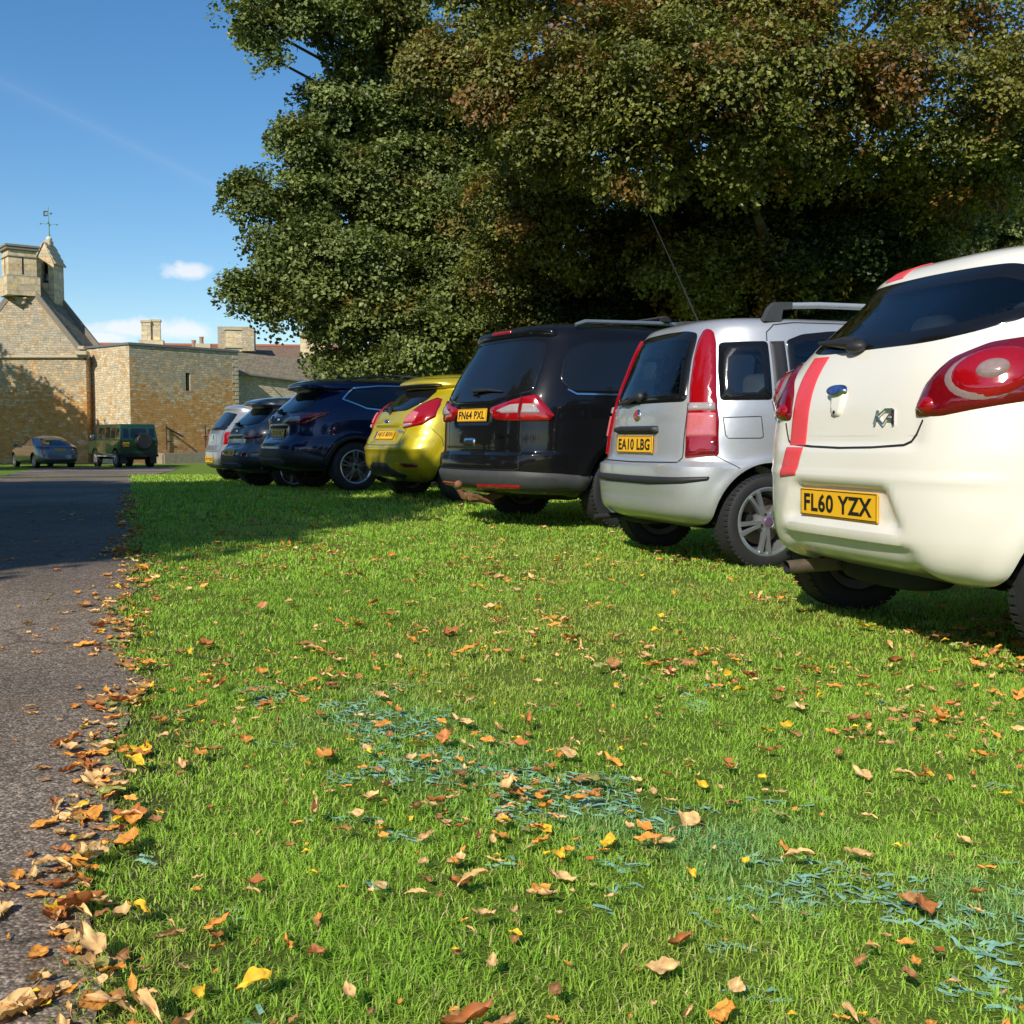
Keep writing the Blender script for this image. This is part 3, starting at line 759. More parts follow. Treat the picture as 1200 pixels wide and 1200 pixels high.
    patch(B, 'number_plate_handle', [(-.30, .82), (-.285, .862), (.285, .862), (.30, .82), (.28, .806), (-.28, .806)], M_DARK, root, off=.040, edge=.03, rnd=.015, res=.02)
    p, n = B.at(0, .742, 's', .006); number_plate(root, p, n, 'EA10 LBG')
    def ring(cx, cz, a, n=22): return [(cx + a * math.cos(2 * math.pi * i / n), cz + a * math.sin(2 * math.pi * i / n)) for i in range(n)]
    bd = patch(B, 'badge', ring(0, .928, .040), M_CHROME, root, off=.014, edge=.01, rnd=0, res=.012)
    patch(B, 'badge_face', ring(0, .928, .031), M_BRED, bd, off=.0165, edge=.004, base=.012, rnd=0, res=.012)
    mb = MB()
    for k in (-1, 0, 1, 2):
        mb.tube([B.at(.018 - .011 * k, .915, 's', .0175)[0], B.at(.014 - .011 * k, .942, 's', .0175)[0]], .0018, 5)
    mb.build('badge_letters', M_CHROME, bd)
    mb = MB(); mb.tube([B.at(a, z, 's', o)[0] for a, z, o in ((-.02, 1.03, .02), (.02, 1.035, .035), (.12, 1.01, .03), (.33, 1.0, .02))], [.02, .02, .014, .008], 8)
    mb.ell(B.at(-.01, 1.04, 's', .02)[0], (.03, .045, .035), 8); mb.build('rear_wiper', M_DARK, root)
    mb = MB(); mb.ell((.52, 0, 1.535), (.05, .025, .018), 8); mb.tube([(.50, 0, 1.54), (.33, 0, 1.86), (.14, 0, 2.21)], [.006, .004, .0025], 6); mb.build('aerial', M_DARK, root)
    mb = MB(); mb.tube([(.57, -.64, .27), (.57, .64, .27)], .035, 10); mb.ell((.30, .35, .26), (.10, .24, .06), 10, .6); mb.tube([(.02, .58, .235), (.3, .55, .25)], .02, 10); mb.build('exhaust', M_UNDER, root)
    seats(root, (.75,), .98, (.30, -.30), M_SEAT); seats(root, (1.70,), 1.02, (.34, -.34), M_SEAT)
    mb = MB(); mb.box((.36, 0, .97), (.42, 1.2, .03), .01); mb.build('parcel_shelf', M_SEAT, root)
    mirrors(root, 2.35, .87, 1.06, M_DARK)
    add_wheels(root, POSE['panda'], .205, 5, 'double', M_ALLOY, simple('purple_cap', (.13, .06, .12), .4), .165)

def car_galaxy():
    root, B = start_car('galaxy', 'people_carrier', 'large black people carrier with roof bars and a rusty tow bar')
    blk = paint('black_paint', (.006, .006, .007), rough=.3, dirt=.04, spec=.05, coat=.75)
    win = sym([(0, 1.045), (.30, 1.045), (.66, 1.125), (.765, 1.15), (.712, 1.40), (.638, 1.585), (.48, 1.605), (0, 1.612)])
    s1 = [(.42, 1.242), (.49, 1.421), (.57, 1.516), (.73, 1.572), (1.25, 1.60), (1.86, 1.61), (1.86, 1.15), (1.2, 1.14), (.52, 1.14)]
    s2 = [(1.94, 1.15), (1.94, 1.61), (2.75, 1.60), (2.75, 1.15)]
    s3 = [(2.83, 1.15), (2.83, 1.595), (3.1, 1.56), (3.75, 1.20), (3.75, 1.15)]
    seam = [([(.672, 1.10), (.684, .90), (.715, .52), (.67, .505), (0, .50), (-.67, .505), (-.715, .52), (-.684, .90), (-.672, 1.10)], .009, 's')]
    for m in 'rl': seam += [([(1.90, 1.63), (1.90, 1.0), (1.62, .8), (1.5, .5)], .007, m), ([(2.79, 1.63), (2.79, .35)], .007, m), ([(3.8, 1.15), (3.75, .35)], .007, m)]
    body = car_body(root, 'galaxy', B, [blk, M_GAP, M_UNDER, M_INNER], seam)
    patch(B, 'rear_window', win, [M_PRIV, M_FRIT], root, off=.004, edge=.004, base=-.003, rnd=.05, frit=.04, res=.05)
    patch(B, 'windscreen', sym([(0, 1.22), (.78, 1.24), (.62, 1.60), (0, 1.66)]), [M_PRIV, M_FRIT], root, 'f', off=.004, edge=.004, base=-.003, rnd=.05, frit=.03, res=.09)
    for m in 'rl':
        for q in (s1, s2, s3): patch(B, 'side_window', q, [M_PRIV, M_FRIT], root, m, off=.003, edge=.004, base=-.003, rnd=.04, frit=.02, res=.07)
        sv, sf = strip(B, [(.47, 1.165), (.54, 1.128), (1.2, 1.128), (3.75, 1.138)], .014, m, .006); mesh_np('window_trim', [tuple(v) for v in sv], sf, M_CHROME, root)
        sy = -1 if m == 'r' else 1
        mb = MB(); mb.tube([(.66, sy * .70, 1.715), (.76, sy * .70, 1.745), (1.6, sy * .69, 1.772), (2.5, sy * .66, 1.765), (2.66, sy * .65, 1.72)], [.016, .02, .021, .02, .016], 10); mb.build('roof_rail', M_ALLOY, root)
        mb = MB(); p, n = B.at(2.0, 1.0, m, 0); q, _ = B.at(2.22, 1.0, m, 0); mb.tube([p, p + n * .035, q + n * .035, q], .014, 8); mb.build('door_handle', blk, root)
    for xx in (1.62, 2.42):
        mb = MB(); mb.box((xx, 0, 1.825), (.07, 1.42, .022), .009); rb = mb.build('roof_bar', M_TRIM, root)
        for sy in (1, -1):
            mb = MB(); mb.box((xx, sy * .695, 1.80), (.10, .07, .055), .016); mb.build('bar_foot', M_DARK, rb)
    lr = [(-.27, 1.022), (-.35, .935), (-.386, .912), (-.68, .902), (-.936, .903), (-.973, .950), (-.895, 1.03), (-.780, 1.128), (-.655, 1.108), (-.48, 1.065)]
    for f in (lambda q: q, mir):
        o = lamp(B, root, f(lr), M_RED, [(f([(-.395, .99), (-.57, 1.043), (-.662, 1.048), (-.665, .967), (-.483, .965)]), M_CLEAR, .022), (f([(-.688, 1.048), (-.797, 1.046), (-.852, .977), (-.839, .963), (-.688, .965)]), M_CLEAR, .022)], off=.016, bulge=.01)
        sv, sf = strip(B, f([(-.668, 1.105), (-.680, .905)]), .007, 's', .034); mesh_np('lens_gap', [tuple(v) for v in sv], sf, M_GAP, o)
        patch(B, 'reflector', f([(-.14, .352), (-.14, .384), (-.70, .390), (-.685, .358)]), M_RED, root, off=.026, edge=.006, base=.012, rnd=.008, res=.03)
    patch(B, 'bumper', sym([(0, .325), (.6, .32), (.85, .318), (1.22, .33), (1.33, .40), (1.37, .452), (1.05, .482), (.70, .50), (0, .497)]), M_TRIM, root, off=.018, edge=.03, rnd=.02, res=.04)
    patch(B, 'spoiler', sym([(0, 1.622), (.5, 1.618), (.66, 1.60), (.69, 1.63), (.64, 1.69), (.5, 1.705), (0, 1.712)]), blk, root, off=.035, edge=.045, rnd=.02, res=.04)
    patch(B, 'brake_light', [(-.16, 1.648), (.16, 1.648), (.16, 1.682), (-.16, 1.682)], M_RED, root, off=.046, edge=.01, base=.02, rnd=.01)
    p, n = B.at(.02, .964, 's', .008); number_plate(root, p, n, 'FN64 PXL')
    h = patch(B, 'tailgate_handle', [(-.065, .695), (.13, .695), (.13, .77), (-.065, .77)], M_CHROME, root, off=.012, edge=.012, rnd=.02, res=.02)
    patch(B, 'handle_recess', [(-.052, .704), (.118, .704), (.118, .742), (-.052, .742)], M_GAP, h, off=.014, edge=.003, base=.009, rnd=.012, res=.02)
    me = text_mesh('Titanium', .032, .20, .01, .004); me.materials.append(M_CHROME); e = link_mesh('emblem', me, root); p, n = B.at(-.50, .79, 's', .012); e.matrix_local = frame_from(n, p=p)
    mb = MB(); mb.tube([B.at(a, z, 's', o)[0] for a, z, o in ((.0, 1.13, .02), (.02, 1.16, .035), (-.2, 1.165, .026), (-.42, 1.15, .018))], [.02, .018, .012, .007], 8); mb.build('rear_wiper', M_DARK, root)
    mb = MB(); mb.tube([(.42, -.02, .30), (.20, -.02, .24), (.06, 0, .235), (-.03, .01, .26), (-.07, .01, .32)], [.03, .032, .03, .026, .022], 10); mb.ell((-.075, .01, .365), (.036, .036, .036), 10)
    mb.box((.10, -.05, .24), (.24, .14, .03), .008, rot=Matrix.Rotation(.35, 4, 'Y')); mb.lathe([(0, -.04), (.03, -.04), (.03, .04), (0, .04)], 6, 'Y', c=(0, .0, .27)); mb.box((.02, -.09, .255), (.10, .05, .06), .01)
    mb.build('tow_bar', M_RUST, root)
    mb = MB(); mb.tube([(1.03, -.75, .33), (1.03, .75, .33)], .045, 10); mb.build('rear_axle', M_UNDER, root)
    mirrors(root, 3.45, 1.03, 1.20, blk)
    add_wheels(root, POSE['galaxy'], .225, 5, 'double', M_ALLOY, M_DARK, .21)

def car_fiesta():
    root, B = start_car('fiesta', 'yellow_hatchback_car', 'mustard yellow hatchback between the dark blue and black cars')
    yel = paint('mustard_paint', (.50, .40, .010), metal=.3, rough=.3, dirt=.12, flake=.08)
    win = sym([(0, 1.02), (.36, 1.03), (.50, 1.13), (.46, 1.25), (.42, 1.285), (0, 1.292)])
    s1 = [(.66, 1.205), (.74, 1.26), (1.2, 1.335), (1.55, 1.345), (1.55, 1.07), (1.0, 1.09), (.80, 1.14)]
    s2 = [(1.63, 1.06), (1.63, 1.345), (2.1, 1.32), (2.4, 1.24), (2.75, 1.05)]
    seam = [([(.50, .92), (.47, .66), (.42, .645), (0, .64), (-.42, .645), (-.47, .66), (-.50, .92)], .007, 's')]
    for m in 'rl': seam += [([(.31, .85), (.42, .72), (.44, .60)], .006, m), ([(.46, 1.40), (.75, 1.41), (1.6, 1.42)], .006, m), ([(1.59, 1.38), (1.59, .3)], .006, m), ([(1.3, .9), (1.15, .62)], .006, m)]
    car_body(root, 'fiesta', B, [yel, M_GAP, M_UNDER, M_INNER], seam)
    patch(B, 'rear_window', win, [M_PRIV, M_FRIT], root, off=.004, edge=.004, base=-.003, rnd=.05, frit=.03, res=.05)
    patch(B, 'windscreen', sym([(0, 1.1), (.66, 1.12), (.55, 1.33), (0, 1.38)]), [M_PRIV, M_FRIT], root, 'f', off=.004, edge=.004, base=-.003, rnd=.05, frit=.03, res=.09)
    for m in 'rl':
        for q in (s1, s2): patch(B, 'side_window', q, [M_PRIV, M_FRIT], root, m, off=.003, edge=.004, base=-.003, rnd=.03, frit=.02, res=.07)
    lr = [(-.44, .82), (-.415, .926), (-.51, 1.10), (-.60, 1.178), (-.67, 1.165), (-.755, 1.085), (-.815, .955), (-.70, .867)]
    for f in (lambda q: q, mir):
        lamp(B, root, f(lr), M_RED, [(f([(-.445, .885), (-.44, .93), (-.50, 1.02), (-.60, 1.0), (-.60, .93), (-.585, .895)]), M_PINK, .022), (f([(-.452, .833), (-.45, .878), (-.58, .888), (-.575, .86)]), M_CLEAR, .022)], off=.016, bulge=.012)
        patch(B, 'reflector', f([(-.46, .446), (-.75, .438), (-.71, .395), (-.56, .392)]), M_REDD, root, off=.008, edge=.006, base=-.001, rnd=.012, res=.02)
    patch(B, 'bumper_insert', sym([(0, .27), (.40, .262), (.52, .30), (.36, .36), (.20, .44), (0, .445)]), M_DARK, root, off=.008, edge=.01, rnd=.03, res=.04)
    patch(B, 'spoiler_underside_shade', sym([(0, 1.298), (.42, 1.294), (.55, 1.305), (.60, 1.34), (.5, 1.345), (0, 1.345)]), M_DARK, root, off=.006, edge=.006, base=-.004, rnd=.015, res=.03)  # dark patch paints the shade under the spoiler lip
    p, n = B.at(0, .765, 's', .006); number_plate(root, p, n, 'HJ15 BXH', gb=True)
    def ring(cx, cz, a, b, n=22): return [(cx + a * math.cos(2 * math.pi * i / n), cz + b * math.sin(2 * math.pi * i / n)) for i in range(n)]
    bd = patch(B, 'badge', ring(0, .915, .062, .026), M_CHROME, root, off=.012, edge=.008, rnd=0, res=.014)
    patch(B, 'badge_face', ring(0, .915, .052, .020), M_BLUE, bd, off=.014, edge=.004, base=.008, rnd=0, res=.014)
    me = text_mesh('Fiesta', .04, .17, .01, .003); me.materials.append(M_CHROME); e = link_mesh('emblem', me, root); p, n = B.at(-.40, .80, 's', .002); e.matrix_local = frame_from(n, p=p)
    mb = MB(); mb.tube([B.at(a, z, 's', o)[0] for a, z, o in ((0, 1.0, .02), (-.02, 1.035, .04), (.1, 1.05, .03), (.30, 1.06, .018))], [.03, .026, .016, .009], 8); mb.build('rear_wiper', M_DARK, root)
    mb = MB(); mb.tube([(.73, -.7, .29), (.73, .7, .29)], .04, 10); mb.ell((.42, .3, .25), (.12, .25, .06), 10, .6); mb.build('exhaust', M_UNDER, root)
    mirrors(root, 2.45, .93, 1.08, yel)
    add_wheels(root, POSE['fiesta'], .21, 7, 'single', M_ALLOY, M_DARK, .19)

def suv(key, name, label, col, plate, plate_z, rails, lamps, rowfix=None, fog=None, wheel=('double', 5)):
    root, B = start_car(key, name, label)
    pt = paint(name + '_paint', col, metal=.3, rough=.3, dirt=.06, spec=.2, coat=.8)
    win = sym([(0, 1.085), (.40, 1.09), (.62, 1.13), (.64, 1.20), (.56, 1.36), (.5, 1.40), (0, 1.405)])
    s1 = [(.84, 1.285), (1.0, 1.425), (1.4, 1.462), (1.8, 1.475), (1.8, 1.185), (1.35, 1.15), (1.15, 1.17)]
    s2 = [(1.88, 1.18), (1.88, 1.475), (2.45, 1.46), (2.45, 1.15), (2.2, 1.15)]
    s3 = [(2.52, 1.14), (2.52, 1.45), (2.75, 1.42), (3.35, 1.10)]
    seam = [([(.60, 1.06), (.62, .70), (.56, .665), (0, .66), (-.56, .665), (-.62, .70), (-.60, 1.06)], .007, 's')]
    for m in 'rl': seam += [([(1.84, 1.49), (1.84, .9), (1.5, .6)], .006, m), ([(2.48, 1.47), (2.48, .35)], .006, m)]
    car_body(root, key, B, [pt, M_GAP, M_UNDER, M_INNER], seam)
    patch(B, 'rear_window', win, [M_PRIV, M_FRIT], root, off=.004, edge=.004, base=-.003, rnd=.05, frit=.03, res=.05)
    patch(B, 'windscreen', sym([(0, 1.15), (.70, 1.17), (.58, 1.43), (0, 1.5)]), [M_PRIV, M_FRIT], root, 'f', off=.004, edge=.004, base=-.003, rnd=.05, frit=.03, res=.09)
    for m in 'rl':
        for q in (s1, s2, s3): patch(B, 'side_window', q, [M_PRIV, M_FRIT], root, m, off=.003, edge=.004, base=-.003, rnd=.04, frit=.02, res=.07)
        if rails:
            sv, sf = strip(B, [(1.8, 1.175), (1.35, 1.135), (1.13, 1.155), (.81, 1.28), (.98, 1.44), (1.4, 1.478), (2.45, 1.475), (2.75, 1.44)], .018, m, .006); mesh_np('window_trim', [tuple(v) for v in sv], sf, M_CHROME, root)
            sy = -1 if m == 'r' else 1
            mb = MB(); mb.tube([(.95, sy * .60, 1.545), (1.05, sy * .60, 1.59), (1.7, sy * .59, 1.635), (2.3, sy * .57, 1.61), (2.45, sy * .56, 1.55)], .014, 10); mb.build('roof_rail', M_TRIM, root)
        patch(B, 'arch_trim', [(.50, .36), (.50, .50), (.62, .68), (.78, .76), (.95, .785), (1.12, .76), (1.28, .68), (1.40, .50), (1.40, .36), (1.34, .36), (1.32, .48), (1.22, .63), (1.08, .71), (.95, .73), (.82, .71), (.68, .63), (.58, .48), (.56, .36)], M_DARK, root, m, off=.010, edge=.012, rnd=.02, res=.04)
    for f in (lambda q: q, mir):
        lamp(B, root, f(lamps[0]), M_REDD, [(f(q), mt, .022) for q, mt in lamps[1]], off=.014, bulge=.01)
        if fog: patch(B, 'fog_light', f(fog), M_REDD, root, off=.010, edge=.01, rnd=.03, res=.03)
    patch(B, 'bumper', sym([(0, .345), (.5, .34), (.85, .35), (1.12, .40), (1.14, .48), (.85, .56), (.5, .60), (0, .60)]), M_DARK, root, off=.02, edge=.03, rnd=.03, res=.05)
    patch(B, 'skid_plate', sym([(0, .36), (.42, .36), (.55, .43), (.40, .47), (0, .47)]), M_TRIM, root, off=.032, edge=.01, base=.016, rnd=.02, res=.05)
    p, n = B.at(0, plate_z, 's', .006); number_plate(root, p, n, plate)
    mb = MB(); mb.lathe([(.030, 0), (.036, .006), (.042, 0)], 20, 'Z', M=frame_from(B.at(0, 1.0, 's')[1], p=B.at(0, 1.0, 's', .008)[0])); mb.box((0, 0, 0), (.001, .09, .012), 0, rot=Matrix.Translation(B.at(0, 1.0, 's', .012)[0])); mb.build('badge', M_CHROME, root)
    mb = MB(); mb.tube([B.at(a, z, 's', o)[0] for a, z, o in ((0, 1.07, .02), (-.02, 1.10, .045), (.12, 1.11, .03), (.34, 1.12, .018))], [.03, .028, .016, .009], 8); mb.build('rear_wiper', M_DARK, root)
    mb = MB(); mb.tube([(.95, -.75, .33), (.95, .75, .33)], .05, 10); mb.ell((.45, .3, .28), (.12, .3, .07), 10, .6); mb.tube([(.06, .52, .30), (.4, .5, .30)], .03, 12); mb.build('exhaust', M_UNDER, root)
    mirrors(root, 3.0, 1.0, 1.17, pt)
    mb = MB(); mb.prism([(1.0, -.012, 1.585), (1.2, -.012, 1.60), (1.06, -.012, 1.66)], (0, .024, 0)) if rails else mb.tube([(1.0, 0, 1.59), (.78, 0, 1.78)], [.008, .004], 6)
    mb.build('aerial', M_DARK, root)
    root.scale = (.95, .95, .95) if rails else (.90, .90, .90)
    add_wheels(root, POSE[key], .235, wheel[1], wheel[0], M_ALLOY, M_DARK, .21)

def hatch():
    root, B = start_car('hatch', 'pale_hatchback_car', 'pale silver hatchback at the far end of the row, mostly hidden by a dark crossover')
    pt = paint('pale_silver_paint', (.33, .33, .33), metal=.4, rough=.3, dirt=.1)
    car_body(root, 'hatch', B, [pt, M_GAP, M_UNDER, M_INNER], [([(.5, 1.0), (.52, .60), (.4, .575), (-.4, .575), (-.52, .60), (-.5, 1.0)], .008, 's')])
    patch(B, 'rear_window', sym([(0, .96), (.5, .97), (.56, 1.02), (.5, 1.28), (0, 1.32)]), [M_PRIV, M_FRIT], root, off=.004, edge=.004, base=-.003, rnd=.05, frit=.03, res=.06)
    for m in 'rl': patch(B, 'side_window', [(.70, 1.02), (.85, 1.30), (2.0, 1.34), (2.55, 1.05), (2.5, 1.0)], [M_PRIV, M_FRIT], root, m, off=.003, edge=.004, base=-.003, rnd=.04, frit=.02, res=.09)
    for f in (lambda q: q, mir): lamp(B, root, f([(-.56, .70), (-.55, .93), (-.66, .95), (-.76, .88), (-.74, .72)]), M_RED, off=.016)
    patch(B, 'bumper', sym([(0, .25), (.5, .25), (.75, .27), (.8, .32), (.5, .34), (0, .34)]), M_TRIM, root, off=.012, edge=.02, rnd=.02, res=.06)
    p, n = B.at(0, .42, 's', .006); number_plate(root, p, n, 'LP13 KJE')
    mb = MB(); mb.lathe([(0, .006), (.04, .004), (.045, 0)], 18, 'Z', M=frame_from(B.at(0, .84, 's')[1], p=B.at(0, .84, 's', .004)[0])); mb.build('badge', M_CHROME, root)
    add_wheels(root, POSE['hatch'], .20, 5, 'double', M_ALLOY, M_DARK, .18)

def build_row():
    car_ka(); car_panda(); car_galaxy(); car_fiesta()
    qlamp = ([(-.22, .945), (-.36, 1.07), (-.55, 1.085), (-.72, 1.10), (-.97, 1.11), (-.98, 1.055), (-.86, .99), (-.73, .925), (-.5, .935)],
             [([(-.32, .965), (-.42, 1.035), (-.60, 1.045), (-.66, .965)], M_CLEAR), ([(-.69, 1.07), (-.94, 1.09), (-.94, 1.065), (-.74, 1.0)], M_RED)])
    suv('qashqai', 'blue_crossover_car', 'dark navy blue crossover with chrome window trim, shaded by the trees', (.006, .012, .055), 'YX18 FKT', .815, True, qlamp)
    clamp = ([(-.28, .865), (-.30, .915), (-.62, .925), (-.80, .95), (-.79, .885), (-.62, .865)], [([(-.33, .877), (-.35, .903), (-.6, .91), (-.6, .878)], M_RED)])
    suv('crossover', 'grey_crossover_car', 'dark grey crossover in shade beside the navy crossover', (.13, .135, .14), 'HN67 DSX', .625, False, clamp, fog=[(-.46, .52), (-.53, .655), (-.66, .68), (-.67, .52)], wheel=('single', 5))
    hatch()
# ------------------------------------------------------------------ light: sun behind and left of the camera
SUN_AZ = math.radians(25); SUN_EL = math.radians(37)
SUNH = Vector((-math.sin(SUN_AZ), -math.cos(SUN_AZ)))      # horizontal direction towards the sun

def gz(x, y): return float(ground_z(x, y))

# road frame: along the road / to its right
RD = Vector((-math.sin(ROADROT), math.cos(ROADROT))); RR = Vector((math.cos(ROADROT), math.sin(ROADROT)))
ROAD_EDGE = RR.x * -.555 + RR.y * 1.50          # right edge of the road: distance along RR
ROAD_W = 4.6
def wob(t):
    return .035 * math.sin(t * 2.1) + .03 * math.sin(t * 5.3 + 1) + .022 * math.sin(t * 13.7 + 2) + .012 * math.sin(t * 31 + .5)
def road_rel(x, y):
    """(distance right of the road edge, distance along)"""
    r = x * RR.x + y * RR.y - ROAD_EDGE; t = x * RD.x + y * RD.y
    return r, t

# ------------------------------------------------------------------ materials of the place
def lawn_mat():
    m, nt, b = nmat('lawn_soil_and_grass'); oc = objco(nt)
    a = noise(nt, 1.3, 6, .65, oc); f = noise(nt, 40, 5, .7, oc); g = noise(nt, 220, 3, .7, oc)
    c = mix(nt, a.outputs[0], (.17, .25, .032), (.29, .39, .055))
    r = ramp(nt, f.outputs[0], [(.30, (.06, .09, .016)), (.52, (.19, .29, .034)), (.72, (.28, .39, .065))])
    c = mix(nt, .65, c, r.outputs[0]); r2 = ramp(nt, g.outputs[0], [(.35, .45), (.7, 1.25)]); c = mix(nt, 1.0, c, r2.outputs[0], 'MULTIPLY')
    dt = N(nt, 'ShaderNodeVectorMath', operation='DOT_PRODUCT'); nt.links.new(oc, dt.inputs[0]); dt.inputs[1].default_value = (RR.x, RR.y, 0)
    ed = N(nt, 'ShaderNodeMapRange'); nt.links.new(dt.outputs['Value'], ed.inputs[0]); ed.inputs[1].default_value = ROAD_EDGE + .05; ed.inputs[2].default_value = ROAD_EDGE + .30; ed.inputs[3].default_value = 1; ed.inputs[4].default_value = 0
    em = N(nt, 'ShaderNodeMath', operation='MULTIPLY'); nt.links.new(ed.outputs[0], em.inputs[0]); em.inputs[1].default_value = .8; so = N(nt, 'ShaderNodeSeparateXYZ'); nt.links.new(oc, so.inputs[0])
    ny = N(nt, 'ShaderNodeMath', operation='LESS_THAN'); nt.links.new(so.outputs[1], ny.inputs[0]); ny.inputs[1].default_value = 14; e2 = N(nt, 'ShaderNodeMath', operation='MULTIPLY'); nt.links.new(em.outputs[0], e2.inputs[0]); nt.links.new(ny.outputs[0], e2.inputs[1])
    c = mix(nt, e2.outputs[0], c, (.085, .060, .035))
    nt.links.new(c, b.inputs['Base Color']); b.inputs['Roughness'].default_value = .9; b.inputs['Specular IOR Level'].default_value = .15
    bump(nt, b, g.outputs[0], .8, .02); return m
def asphalt_mat():
    m, nt, b = nmat('worn_asphalt'); oc = objco(nt)
    v = N(nt, 'ShaderNodeTexVoronoi'); v.inputs['Scale'].default_value = 150; nt.links.new(oc, v.inputs['Vector'])
    v2 = N(nt, 'ShaderNodeTexVoronoi'); v2.inputs['Scale'].default_value = 210; nt.links.new(oc, v2.inputs['Vector'])
    a = noise(nt, .9, 6, .6, oc); f = noise(nt, 30, 4, .6, oc)
    base = ramp(nt, a.outputs[0], [(.3, (.20, .152, .112)), (.55, (.28, .222, .168)), (.75, (.235, .182, .134))])
    st = ramp(nt, v.outputs['Color'], [(.15, .55), (.5, .95), (.85, 1.75)])
    c = mix(nt, 1.0, base.outputs[0], st.outputs[0], 'MULTIPLY')
    dd = ramp(nt, v.outputs['Distance'], [(.35, 1.0), (.75, .42)]); c = mix(nt, 1.0, c, dd.outputs[0], 'MULTIPLY')
    ff = ramp(nt, f.outputs[0], [(.35, .75), (.65, 1.15)]); c = mix(nt, 1.0, c, ff.outputs[0], 'MULTIPLY')
    dn = noise(nt, 1.4, 3, .5, oc); sc = N(nt, 'ShaderNodeVectorMath', operation='SCALE'); nt.links.new(dn.outputs['Color'], sc.inputs[0]); sc.inputs['Scale'].default_value = .5; wv = N(nt, 'ShaderNodeVectorMath', operation='ADD'); nt.links.new(oc, wv.inputs[0]); nt.links.new(sc.outputs[0], wv.inputs[1])
    vc = N(nt, 'ShaderNodeTexVoronoi'); vc.feature = 'DISTANCE_TO_EDGE'; vc.inputs['Scale'].default_value = .85; nt.links.new(wv.outputs[0], vc.inputs['Vector'])
    ck = ramp(nt, vc.outputs['Distance'], [(.0, .35), (.012, 1.0)]); c = mix(nt, .8, c, mix(nt, 1.0, c, ck.outputs[0], 'MULTIPLY'))
    p2 = noise(nt, .35, 2, .4, oc); pt = ramp(nt, p2.outputs[0], [(.44, 1.12), (.56, .72)]); c = mix(nt, 1.0, c, pt.outputs[0], 'MULTIPLY')
    dz = noise(nt, 4.5, 5, .7, oc); dr = ramp(nt, dz.outputs[0], [(.52, 0), (.72, .6)]); c = mix(nt, dr.outputs[0], c, (.16, .105, .06))
    nt.links.new(c, b.inputs['Base Color']); b.inputs['Roughness'].default_value = .85; b.inputs['Specular IOR Level'].default_value = .3
    inv = N(nt, 'ShaderNodeMath', operation='SUBTRACT'); inv.inputs[0].default_value = 1; nt.links.new(v.outputs['Distance'], inv.inputs[1])
    ad = N(nt, 'ShaderNodeMath', operation='ADD'); nt.links.new(inv.outputs[0], ad.inputs[0]); nt.links.new(f.outputs[0], ad.inputs[1])
    bump(nt, b, ad.outputs[0], .6, .004); return m
